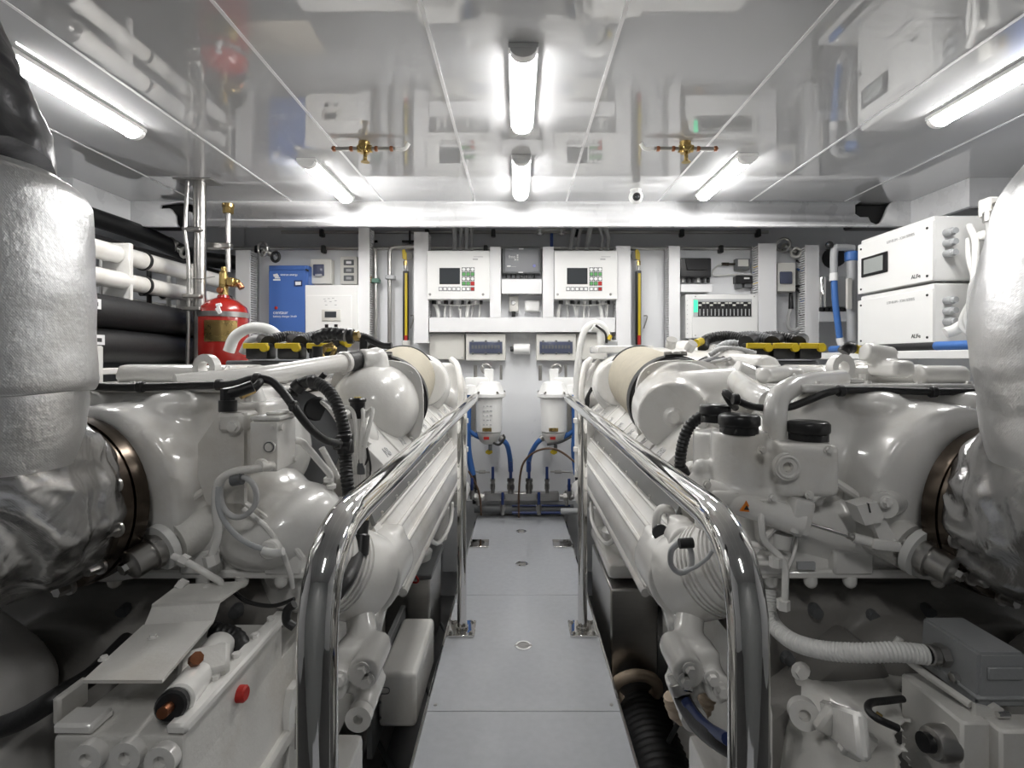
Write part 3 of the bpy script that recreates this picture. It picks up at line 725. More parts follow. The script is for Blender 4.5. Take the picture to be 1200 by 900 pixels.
# ============================================================ FUEL FILTERS, HOSES, MANIFOLD
for s, cx, lab in ((-1, 573, 'left'), (1, 649, 'right')):
    D = 3.42
    t = thing('fuel_filter', 'white canister fuel filter with clamped lid hanging at the %s of the rear wall' % lab, 'fuel filter', tuple(P(cx, 520, D)))
    c = P(cx, 480, D)
    def pz(y): return P(cx, y, D).z
    obj('canister', B().lathe((c.x, D, pz(506)), (0, 0, 1), [(0, 0.075), (0.006, 0.083), (pz(466)-pz(506), 0.090)], 28), PLAS, t)
    obj('lid', B().lathe((c.x-s*-0.0, D, pz(466)), (0, 0, 1), [(0, 0.100), (0.008, 0.112), (0.028, 0.112), (0.04, 0.10), (0.10, 0.075), (0.11, 0.05)], 28).bx(c.x-0.03, c.x+0.03, D-0.02, D+0.02, pz(450), pz(432), 0.004), PLAS, t)
    h = obj('head_casting', B().bx(c.x+s*0.0-0.0, c.x+s*0.16, D-0.04, D+0.07, pz(462), pz(442), 0.015, 2).lathe((c.x+s*0.12, D+0.02, pz(462)), (0, 0, 1), [(0, 0.08), (0.06, 0.07), (0.09, 0.03)], 20), PLAS, t)
    obj('screw_clamp', B().torus((c.x+s*0.02, D, pz(432)), (0, 1, 0), 0.028, 0.009, 20), STEEL, t)
    obj('tee_bolt', B().cyl((c.x+0.08, D, pz(445)), (c.x+0.08, D, pz(428)), 0.009).cyl((c.x-0.09, D, pz(446)), (c.x-0.09, D, pz(428)), 0.012), STEEL, t)
    for k in range(5):
        a = k*2*PI/5+0.3; obj('lid_bolt', B().bolt((c.x+0.105*math.cos(a), D+0.105*math.sin(a), pz(460)), (0, 0, 1), 0.008, 0.012), CHROME, t)
    obj('bowl', B().lathe((c.x, D, pz(520)), (0, 0, 1), [(0, 0.035), (0.02, 0.062), (pz(506.5)-pz(520), 0.080)], 24), CABW, t)
    obj('drain_cock', B().cyl((c.x+0.01, D-0.02, pz(527)), (c.x+0.01, D-0.02, pz(519)), 0.012), DGREY, t)
    obj('warning_plate', B().bx(c.x-0.038, c.x+0.022, D-0.090, D-0.086, pz(503.5), pz(499.5)), BRASS, t)
    obj('red_drain_mark', B().bx(c.x-0.03, c.x+0.005, D-0.083, D-0.075, pz(513), pz(510)), REDB, t)
    b = B(); random.seed(5)
    if s < 0:
        for k in range(5):
            for q in range(3):
                z = pz(474+k*5.3); b.bx(c.x-0.035+q*0.022, c.x-0.035+q*0.022+random.uniform(0.008, 0.018), D-0.0915, D-0.089, z, z-0.008)
        obj('printed_symbols', b, GREYK, t)
    obj('mount_plate', B().bx(c.x-0.12 if s < 0 else c.x+0.09, c.x-0.09 if s < 0 else c.x+0.12, D, 3.70, pz(512), pz(468)), STEEL, t)
    # yellow tag handle
    tg = obj('yellow_wing_handle', B().prism([P(cx-4, 529, D), P(cx, 526, D), P(cx+4, 528, D), P(cx+4, 531, D), P(cx, 533, D), P(cx-4, 531, D)], (0, 0.012, 0)), YEL, t)
    # hoses
    f = lambda x, y, d: P(cx+s*(-(x-573)), y, d)
    t2 = thing('fuel_hose', 'blue fuel hose curving from the %s filter bowl down to a blue valve' % lab, 'hose', tuple(f(598, 540, 3.5)))
    xv = 598.5 if s < 0 else 619.5
    sg = 1 if s < 0 else -1
    obj('hose', B().tube([P(cx+sg*14, 514, 3.45), P(cx+sg*21, 521, 3.47), P(xv-sg*1, 536, 3.55), P(xv, 552, 3.6)], 0.017, 12), BLUEH, t2)
    obj('sleeve', B().cyl(P(xv, 537 if 0 else 536.5, 3.59), P(xv, 541, 3.59), 0.022), WHITEK, t2)
    obj('hose_end', B().cyl(P(cx+sg*12, 512, 3.45), P(cx+sg*15, 515, 3.45), 0.022), STEEL, t2)
    t3 = thing('fuel_hose', 'long blue fuel hose hanging behind the %s handrail post' % lab, 'hose', tuple(P(cx-sg*25, 560, 3.5)))
    obj('hose', B().tube([P(cx-sg*24, 462, 3.4), P(cx-sg*25, 500, 3.42), P(cx-sg*24, 530, 3.44), P(cx-sg*19 if s < 0 else cx+27, 556, 3.46)], 0.022, 12), BLUEH, t3)
    obj('branch', B().tube([P(cx-sg*24, 503, 3.43), P(cx-sg*17, 509, 3.43), P(cx-sg*9, 513, 3.43)], 0.018, 10), BLUEH, t3)
    obj('rubber_end', B().tube([P(cx-sg*19 if s < 0 else cx+27, 554, 3.46), P(cx-sg*17 if s < 0 else cx+30, 572, 3.5), P(cx-sg*16 if s < 0 else cx+33, 590, 3.5)], 0.020, 10), RUB, t3)
    obj('black_pigtail', B().tube([P(cx+sg*5, 519, 3.34), P(cx+sg*12, 521, 3.33), P(cx+sg*18, 514, 3.33), P(cx+sg*17, 510, 3.36)] if s < 0 else [P(cx-8, 521, 3.34), P(cx+8, 518, 3.34), P(cx+20, 512, 3.38)], 0.008, 8), RUB, t3)

t = thing('fuel_manifold', 'square steel fuel manifold with blue handled ball valves at the foot of the wall', 'manifold', tuple(P(610, 600, 3.5)))
obj('square_bar', B().R(566, 578, 655, 587.5, 3.52, 0.06, 0.003), STEEL, t)
obj('lower_pipe', B().cyl(P(556, 596, 3.56), P(672, 596, 3.56), 0.03), DGREY, t)
obj('blue_line', B().cyl(P(600, 601, 3.5), P(668, 601, 3.5), 0.009).cyl(P(600, 592.5, 3.53), P(668, 592.5, 3.53), 0.006), DBLUE, t)
obj('stub_pipe', B().cyl(P(657, 599, 3.45), P(678, 599, 3.45), 0.020, bev=0.004), GREYP, t)
for x, y0, y1, D, r in ((577.5, 547, 578, 3.5, 0.013), (598.5, 541, 578, 3.5, 0.02), (620, 541, 578, 3.5, 0.02), (641, 547, 578, 3.5, 0.013), (589, 577, 603, 3.42, 0.014), (631.5, 577, 603, 3.42, 0.014), (667, 561, 585, 3.42, 0.012), (553, 560, 585, 3.42, 0.014)):
    v = obj('ball_valve', B().cyl(P(x, y1-17, D), P(x, y1, D), r*1.0, seg=12).cyl(P(x, y1-11, D), P(x, y1-5, D), r*1.45, seg=6).cyl(P(x, y1-17, D), P(x, y1-14, D), r*1.4, seg=6), STEEL, t)
    a = P(x-1.7, y0, D-r-0.015); b_ = P(x+1.7, y0+15+(r > 0.015)*5, D-r-0.015)
    obj('blue_handle', B().bx(a.x, b_.x, a.y, a.y+0.01, b_.z, a.z, 0.004, 2), DBLUE, v)
for x in (560, 664):
    obj('elbow_union', B().cyl(P(x-8, 582, 3.46), P(x+8, 582, 3.46), 0.020).cyl(P(x-4, 582, 3.46), P(x, 582, 3.46), 0.030, seg=6).cyl(P(x+3, 582, 3.46), P(x+6, 582, 3.46), 0.027, seg=6).cyl(P(x, 575, 3.46), P(x, 592, 3.46), 0.013), STEEL, t)
for x0, x1 in ((556, 574), (645, 672)): obj('cross_fitting', B().cyl(P(x0, 552.5, 3.6), P(x1, 553.5, 3.6), 0.006).cyl(P(x0+5, 553, 3.6), P(x0+13, 553, 3.6), 0.012, seg=8), STEEL, t)
o = obj('brown_cable', B().tube([P(608, 606, 3.5), P(608, 580, 3.45), P(610, 555, 3.42), P(615, 540, 3.4), P(628, 529, 3.36), P(645, 525.5, 3.33), P(660, 531, 3.33), P(679, 546, 3.3)], 0.007, 8), BROWN); tag(o, 'thin brown cable arching over the valves to the right filter', 'cable')
o = obj('cable_tag', B().prism([P(612, 551, 3.41), P(615, 543, 3.41), P(617, 545, 3.41), P(615, 553, 3.41)], (0, 0.006, 0)), WHITEK); tag(o, 'small white tag tied on the brown arching cable', 'tag')
o = obj('brown_cable', B().tube([P(549, 552, 3.4), P(557, 566, 3.4), P(562, 580, 3.4), P(564, 604, 3.42)], 0.006, 8), BROWN); tag(o, 'thin brown cable hanging beside the left handrail post', 'cable')
o = obj('bilge_bulkhead_foot', B().bx(-0.55, 0.62, 3.62, 3.66, -0.4, 0.10), GREYP); tag(o, 'grey foot plate behind the fuel manifold', 'panel'); 
# ============================================================ FIRE CYLINDER
c = P(262, 400, 2.95); x, y = c.x, c.y
def z_(py, D=2.95): return P(0, py, D).z
t = thing('fire_cylinder', 'red fire suppression cylinder with brass valve beside the steel pillar', 'fire extinguisher', (x, y, z_(450)))
obj('cylinder', B().lathe((x, y, z_(450)), (0, 0, 1), [(0, 0.12), (0.02, 0.132), (z_(368)-z_(450), 0.132), (z_(360)-z_(450), 0.120), (z_(353)-z_(450), 0.08), (z_(349)-z_(450), 0.035), (z_(346)-z_(450), 0.03)], 36), RED, t)
obj('steel_strap', B().lathe((x, y, z_(372.5)), (0, 0, 1), [(0, 0.1335), (0.0005, 0.1365), (0.028, 0.1365), (0.0285, 0.1335)], 36), STEEL, t)
b = B(); pr = []
for k in range(13):
    a = -PI/2-0.25+k*0.96/12*1.35; pr.append((a, 0.1335))
b.rings([[(x+r*math.cos(a), y+r*math.sin(a), zz) for r, zz in ((0.1325, z_(377)), (0.1345, z_(377)), (0.1345, z_(401)), (0.1325, z_(401)))] for a, _ in pr])
obj('gold_label', b, BRASS, t)
obj('sight_tag', B().prism([P(252, 362, 2.81), P(256, 358, 2.81), P(259, 366, 2.81), P(256, 368, 2.81)], (0, 0.01, 0)).cyl(P(254, 358, 2.83), P(259, 357, 2.83), 0.01), WHITEK, t)
v = obj('valve', B().cyl((x, y, z_(348)), (x, y, z_(318)), 0.026, 0.022, bev=0.003).cyl((x, y, z_(318)), (x, y, z_(313)), 0.014).cyl((x, y, z_(331)), (x+0.09, y, z_(331)), 0.018, bev=0.003).bx(x+0.03, x+0.07, y-0.03, y+0.03, z_(336), z_(326), 0.005), BRASS, t)
obj('gauge', B().cyl((x, y-0.028, z_(341)), (x, y-0.045, z_(341)), 0.018, bev=0.003), COPPER, v)
obj('outlet_cap', B().cyl((x+0.09, y, z_(333)), (x+0.105, y, z_(338)), 0.017), COPPER, v)
obj('discharge_pipe', B().cyl((x+0.015, y+0.02, z_(318)), (x+0.015, y+0.02, z_(246)), 0.015), STEEL, t)
obj('brass_coupling', B().cyl((x+0.015, y+0.02, z_(249)), (x+0.015, y+0.02, z_(238)), 0.028, seg=6).cyl((x+0.015, y+0.02, z_(242)), (x+0.015, y+0.02, z_(238)), 0.032, seg=16), BRASS, t)
obj('pipe_clamp', B().bx(x-0.10, x+0.035, y-0.0, y+0.04, z_(291), z_(284), 0.005), STEEL, t)
obj('chain_wire', B().tube([P(222, 325, 2.85), P(235, 327, 2.8), P(252, 324, 2.85)], 0.003, 6), STEEL, t)

# ============================================================ LEFT SIDE PIPES
def sidepipe(x, z, r, y0, y1, lab, m, name, n=3):
    t = thing(name, lab, 'pipe' if m is ENG else 'hose', (x, (y0+y1)/2, z-r))
    obj('pipe' if m is ENG else 'hose', B().cyl((x, y0, z), (x, y1, z), r, seg=24), m, t)
    for k in range(n):
        yy = y0+0.06+(y1-y0-0.1)*k/(n-1)
        obj('joint_ring', B().cyl((x, yy, z), (x, yy+0.02, z), r*1.12, seg=24, bev=0.003), RUB if k % 2 else ENG, t)
    return t
p_ = sidepipe(-2.02, 1.625, 0.046, 2.30, 3.5, 'upper white pipe of the pair running along the left side', ENG, 'coolant_pipe', 4)
obj('end_cap', B().lathe((-2.02, 2.30, 1.625), (0, -1, 0), [(0, 0.05), (0.02, 0.05), (0.03, 0.035), (0.05, 0.03)], 20), STEEL, p_)
p_ = sidepipe(-1.99, 1.49, 0.043, 2.25, 3.5, 'lower white pipe of the pair running along the left side', ENG, 'coolant_pipe', 4)
obj('end_cap', B().lathe((-1.99, 2.25, 1.49), (0, -1, 0), [(0, 0.047), (0.02, 0.047), (0.04, 0.03)], 20), STEEL, p_)
for yy in (2.55, 3.1):
    o = obj('pipe_stand', B().bx(-2.09, -1.95, yy, yy+0.025, 1.39, 1.68, 0.004), ENG); tag(o, 'white bracket clamping the pair of white pipes, %s one' % ('nearer' if yy < 2.8 else 'farther'), 'bracket')
for z, lab, q in ((1.325, 'upper thick black insulated hose on the left side', 0), (1.165, 'lower thick black insulated hose on the left side', 1)):
    x = -1.98
    t = thing('insulated_hose', lab, 'hose', (x, 2.9, z-0.09))
    obj('hose', B().tube([(x, 2.1, z+0.005), (x, 2.5, z), (x, 2.95, z-0.01), (x+0.03, 3.5, z-0.02)], 0.080, 20), HOSEB, t)
    m_ = obj('flow_label', B().bx(x+0.077, x+0.083, 2.25+q*0.02, 2.31+q*0.02, z+0.0, z+0.045), WHITEK, t)
    obj('arrow_mark', B().bx(x+0.083, x+0.0845, 2.268+q*0.02, 2.292+q*0.02, z+0.013, z+0.03), INK, m_)
t = thing('pipe_rack', 'white steel rack and ledge under the black hoses on the left side', 'rack', (-1.95, 2.7, 0.9))
obj('ledge', B().bx(-2.15, -1.87, 2.1, 3.4, 1.03, 1.06, 0.004), ENG, t)
obj('upright', B().bx(-2.0, -1.86, 2.18, 2.28, 0.5, 1.16, 0.006), ENG, t)
obj('flange_disc', B().cyl((-1.93, 2.18, 1.12), (-1.93, 2.165, 1.12), 0.03, bev=0.004), STEEL, t)
obj('lagged_panel', B().bx(-1.87, -1.3, 3.12, 3.45, 1.02, 1.05, 0.01), WOOD, t)
random.seed(11)
for k in range(6):
    yy = 2.35+k*0.17; zz = 1.56-k*0.004
    o = obj('rear_valve', B().cyl((-2.25, yy, zz-0.05), (-2.12, yy, zz-0.05), 0.02).torus((-2.12, yy, zz-0.05), (1, 0, 0), 0.03, 0.008, 16).cyl((-2.2, yy, zz-0.16), (-2.2, yy, zz+0.08), 0.013), (STEEL, RUB, ENG)[k % 3]); tag(o, ('%s valve half hidden behind the white pipes, %s from the near end' % (('steel', 'black', 'white')[k % 3], ('first', 'second', 'third', 'fourth', 'fifth', 'sixth')[k])), 'valve', 'valves behind the white pipes')
for z in (1.43, 1.74):
    o = obj('thin_pipe', B().cyl((-2.25, 2.2, z), (-2.25, 3.9, z), 0.022), ENG if z < 1.5 else RUB); tag(o, '%s thin pipe behind the white pipes' % ('white low' if z < 1.5 else 'black high'), 'pipe')
o = obj('black_trunk_hose', B().tube([(-2.5, 2.9, 1.93), (-2.42, 3.3, 1.90), (-2.35, 3.7, 1.84), (-2.1, 3.85, 1.82)], 0.055, 12), RUB); tag(o, 'dark flexible hose behind the cross beam at the left', 'hose')
for x, lab in ((-1.93, 'left of the steel pillar'), (-1.72, 'right of the steel pillar')):
    o = obj('black_grommet', B().cyl((x, 3.84, 1.84), (x, 3.90, 1.84), 0.06, bev=0.02), RUB); tag(o, 'black round opening under the cross beam '+lab, 'grommet')
for x in (1.95, 2.35):
    o = obj('black_grommet', B().lathe((x, 3.8, 1.86), (0, 1, 0), [(0, 0.07), (0.09, 0.08)], 16), RUB); tag(o, 'black round opening under the beam, %s above the white battery case' % ('smaller' if x < 2 else 'bigger'), 'grommet')
t = thing('hull_locker', 'grey equipment locker deep behind the engines on the left', 'locker', (-2.6, 3.4, 0))
obj('body', B().bx(-2.98, -2.35, 2.2, 3.85, 0.2, 1.40, 0.01), RECESS, t)
obj('door_panel', B().bx(-2.35, -2.34, 2.4, 3.8, 0.3, 1.3, 0.003), DGREY, t)

# ============================================================ RIGHT SIDE BATTERY CASES
X = 1.95
def bcase(z0, z1, lab, scr):
    t = thing('battery_case', lab, 'battery case', (X+0.15, 2.68, z0), 'white battery cases')
    y0, y1 = 2.43, 2.965
    obj('case', B().bx(X+0.012, X+0.30, y0+0.006, y1-0.006, z0+0.004, z1-0.004, 0.012, 2), PLAS, t, wn=True)
    obj('cover', B().bx(X, X+0.010, y0, y1, z0+0.006, z1-0.03, 0.004, 2), PLAS, t, wn=True)
    for yy in (y0+0.03, y1-0.03):
        for zz in (z0+0.03, z1-0.06): obj('screw', B().cyl((X, yy, zz), (X-0.003, yy, zz), 0.006, seg=10), BLACK, t)
    if scr:
        s_ = obj('screen_frame', B().bx(X-0.008, X, 2.72, 2.925, z0+0.095, z0+0.205, 0.003), BLACK, t)
        obj('screen', B().bx(X-0.0095, X-0.007, 2.75, 2.90, z0+0.11, z0+0.19), LCDG, s_)
    text('LITHIUM - ION SERIES', 0.020, (X-0.001, y0+0.30, z1-0.075), GREYK, t, rot=(PI/2, 0, -PI/2))
    text('ALFe', 0.028, (X-0.001, y0+0.13, z0+0.03), INK, t, rot=(PI/2, 0, -PI/2))
    for k in range(3):
        zz = z1-0.09-k*0.05
        g = obj('cable_gland', B().cyl((X+0.07, y0+0.01, zz), (X+0.07, y0-0.035, zz), 0.019, seg=12, bev=0.003).cyl((X+0.07, y0-0.035, zz), (X+0.07, y0-0.05, zz), 0.014), GREYP, t)
    return t
bcase(1.175, 1.468, 'lower white battery case of the stack at the right', False)
bcase(1.470, 1.790, 'upper white battery case with a dark display at the right', True)
o = obj('battery_shelf', B().bx(1.86, 2.40, 2.1, 3.2, 1.10, 1.14, 0.004), PLAS); tag(o, 'white shelf carrying the two battery cases', 'shelf')
t = thing('cable_conduit', 'black sleeve with blue end lying along the battery shelf edge', 'cable', (1.88, 2.6, 1.14))
obj('black_sleeve', B().cyl((1.88, 2.32, 1.16), (1.88, 2.98, 1.16), 0.018), HOSEB, t)
obj('blue_end', B().cyl((1.88, 2.0, 1.16), (1.88, 2.32, 1.16), 0.020), BLUEH, t)
obj('blue_end', B().cyl((1.88, 2.98, 1.16), (1.88, 3.1, 1.16), 0.020), BLUEH, t)
t = thing('power_hose', 'thick white hose arching down the near end of the battery cases', 'hose', (2.02, 2.3, 1.3))
obj('hose', B().tube([(2.02, 2.20, 1.70), (2.035, 2.20, 1.60), (2.045, 2.22, 1.45), (2.02, 2.25, 1.32), (1.96, 2.3, 1.24), (1.92, 2.32, 1.22)], 0.025, 14), CABW, t)
obj('hose_clamp', B().cyl((2.02, 2.20, 1.69), (2.02, 2.20, 1.735), 0.032, bev=0.003), STEEL, t)
for k, (a, m) in enumerate(((0.0, CABW), (0.03, CABW), (-0.02, CABG))):
    o = obj('loop_cable', B().tube([(2.01, 2.30, 1.70-k*0.06), (1.985, 2.24+a, 1.60-k*0.05), (1.955+a*0.4, 2.22, 1.40), (1.95, 2.24+a, 1.26), (1.99, 2.2, 1.18), (2.10, 2.15, 1.15)], 0.013, 10), m); tag(o, ('outer white cable', 'middle white cable', 'inner grey cable')[k]+' looping between the battery case glands', 'cable', 'cables looping between battery cases')
o = obj('blue_wire', B().tube([(2.0, 2.28, 1.36), (1.985, 2.2, 1.30), (2.0, 2.18, 1.22)], 0.007, 8), BLUEH); tag(o, 'thin blue wire between the looping cables by the battery cases', 'wire')
t = thing('watermaker_frame', 'grey frame with blue cap and pipe clamps above right of the battery cases', 'frame', (2.15, 2.2, 1.1))
obj('back_plate', B().bx(2.12, 2.40, 2.28, 2.30, 1.16, 1.82, 0.003), CREAM, t)
obj('blue_cap', B().bx(2.10, 2.30, 2.14, 2.24, 1.66, 1.84, 0.01), BLUE, t)
obj('clamp_block', B().bx(2.01, 2.10, 2.20, 2.26, 1.72, 1.80, 0.006), CREAM, t)
obj('clamp_block', B().bx(2.00, 2.07, 2.22, 2.26, 1.62, 1.66, 0.006), ENG, t)
for k in range(4): obj('hex_fitting', B().cyl((2.02+0.03*(k % 2), 2.19, 1.73+0.03*(k//2)), (2.02+0.03*(k % 2), 2.17, 1.73+0.03*(k//2)), 0.011, seg=6), BRASS if k % 2 else STEEL, t)
obj('cross_tube', B().cyl((1.99, 2.22, 1.52), (2.2, 2.22, 1.58), 0.012), CABW, t)
obj('spec_plate', B().bx(2.13, 2.24, 2.274, 2.279, 1.40, 1.56).bx(2.13, 2.24, 2.274, 2.279, 1.22, 1.37), WHITEK, t)
# blue hose with white ends and grey rack left of the battery cases
t = thing('water_hose', 'blue hose with white ends hanging left of the battery cases', 'hose', tuple(P(980, 400, 3.2)))
D = 3.25
obj('grey_elbow', B().tube([P(1000, 291, D), P(985, 290, D), P(978, 293, D), P(977, 322, D)], 0.022, 12, 6), GREYP, t)
obj('collar', B().cyl(P(977, 320, D), P(977, 329, D), 0.024), WHITEK, t)
obj('blue_hose', B().tube([P(977.5, 329, D), P(979, 355, D), P(984, 396, D)], 0.019, 12, 6), BLUEH, t)
obj('white_end', B().tube([P(984, 396, D), P(986, 403, D), P(990, 408, D)], 0.023, 10, 4), WHITEK, t)
obj('valve_knob', B().sph(P(972, 287, D), 0.024, 10), RUB, t)
t = thing('filter_housing', 'slim grey filter housing with blue cap beside the battery cases', 'filter', tuple(P(998, 400, 3.25)))
obj('body', B().cyl(P(998, 400, 3.25), P(998, 306, 3.25), 0.028, 0.030), GREYP, t)
obj('blue_cap', B().cyl(P(998, 306, 3.25), P(998, 295, 3.25), 0.040, bev=0.005), BLUEH, t)
obj('clips', B().R(993, 326, 999, 362, 3.2, 0.02, 0.004), CREAM, t)
t = thing('ballast_rack', 'grey metal ballast units on a slotted shelf behind the blue hose', 'rack', tuple(P(980, 400, 3.6)))
obj('cabinet', B().R(961, 324, 1004, 360, 3.6, 0.15, 0.004), GREYB, t)
obj('polished_cylinder', B().cyl(P(964, 360, 3.55), P(964, 325, 3.55), 0.022), CHROME, t)
obj('shelf_front', B().R(960, 365, 1004, 377, 3.58, 0.02, 0.002), RECESS, t)
b = B()
for k in range(7): b.R(961+k*6, 360.5, 965+k*6, 364.5, 3.57, 0.1)
obj('terminal_strip', b, BLACK, t)

# ============================================================ BILGE SIDE ITEMS
t = thing('control_box', 'white rounded metal box with latch beside the left edge of the walkway', 'box', (-0.39, 1.78, -0.06))
obj('case', B().bx(-0.455, -0.335, 1.60, 1.95, -0.055, 0.118, 0.016, 3), ENG, t, wn=True)
obj('mount_plate', B().bx(-0.478, -0.460, 1.56, 2.02, -0.12, 0.13, 0.002), GREYB, t)
b = B()
b.tube([(-0.455, 1.598, 0.075), (-0.425, 1.598, 0.075), (-0.418, 1.598, 0.066), (-0.425, 1.598, 0.056), (-0.455, 1.598, 0.056)], 0.0015, 6, 3)
obj('hinge_outline', b, DGREY, t)
for z in (0.09, 0.03, -0.02): obj('screw', B().cyl((-0.447, 1.60, z), (-0.447, 1.595, z), 0.004, seg=8), DGREY, t)
t = thing('engine_mount_box', 'brushed metal engine mount box beside the left side of the walkway', 'engine mount', (-0.43, 2.2, -0.1))
obj('box', B().bx(-0.55, -0.37, 2.05, 2.35, -0.1, 0.22, 0.006), STEEL, t)
obj('top_rim', B().bx(-0.56, -0.36, 2.03, 2.37, 0.225, 0.245, 0.004), DGREY, t)
obj('rubber_mount', B().lathe((-0.46, 2.2, 0.245), (0, 0, 1), [(0, 0.07), (0.03, 0.075), (0.05, 0.05), (0.08, 0.05)], 20), ENG, t)
obj('red_ring', B().torus((-0.43, 2.02, 0.235), (0.4, 1, 0.5), 0.022, 0.004, 20), REDB, t)
t = thing('engine_mount_box', 'brushed metal engine mount box beside the right side of the walkway', 'engine mount', (0.42, 2.15, -0.3))
obj('box', B().bx(0.345, 0.53, 2.0, 2.5, -0.3, 0.20, 0.006), STEEL, t)
obj('white_carrier', B().bx(0.345, 0.50, 2.05, 2.55, 0.215, 0.275, 0.02, 2), ENG, t)
obj('rubber_mount', B().lathe((0.43, 2.35, 0.275), (0, 0, 1), [(0, 0.06), (0.04, 0.065), (0.06, 0.045), (0.12, 0.045)], 20), ENG, t)
t = thing('air_duct', 'large black flexible duct in the bilge right of the walkway', 'duct', (0.45, 1.4, -0.4))
obj('duct', B().tube([(0.50, 2.3, -0.35), (0.46, 1.9, -0.30), (0.45, 1.3, -0.30), (0.47, 0.5, -0.34)], 0.115, 24, cor=0.02, per=0.03), HOSEB, t)
obj('tan_cuff', B().torus((0.435, 1.97, -0.17), (0, 0.75, 0.35), 0.085, 0.022, 28, 10), TAN, t)
for s in (-1, 1):
    t = thing('steel_girder', 'dark steel beam in the bilge under the %s engine' % ('left' if s < 0 else 'right'), 'beam', (s*0.75, 2, -0.7))
    obj('web', B().bx(s*0.62, s*0.66, -0.3, 3.5, -0.7, -0.25), BLOCK, t)
    obj('flange', B().bx(s*0.54, s*0.74, -0.3, 3.5, -0.25, -0.23, 0.003), ENG, t)
    for k in range(4): obj('cross_stay', B().cyl((s*0.34, 1.25+k*0.5, -0.5), (s*0.60, 1.2+k*0.5, 0.05), 0.008), DGREY, t)
# ============================================================ ENGINES
def wrinkle(b, amp, sc, seed):
    for v in b.bm.verts:
        p = v.co*sc+Vector((seed, seed*2, 0))
        n = noise.noise_vector(p)+0.5*noise.noise_vector(p*2.3)+0.3*noise.noise_vector(p*5.1)
        v.co += Vector(n)*amp

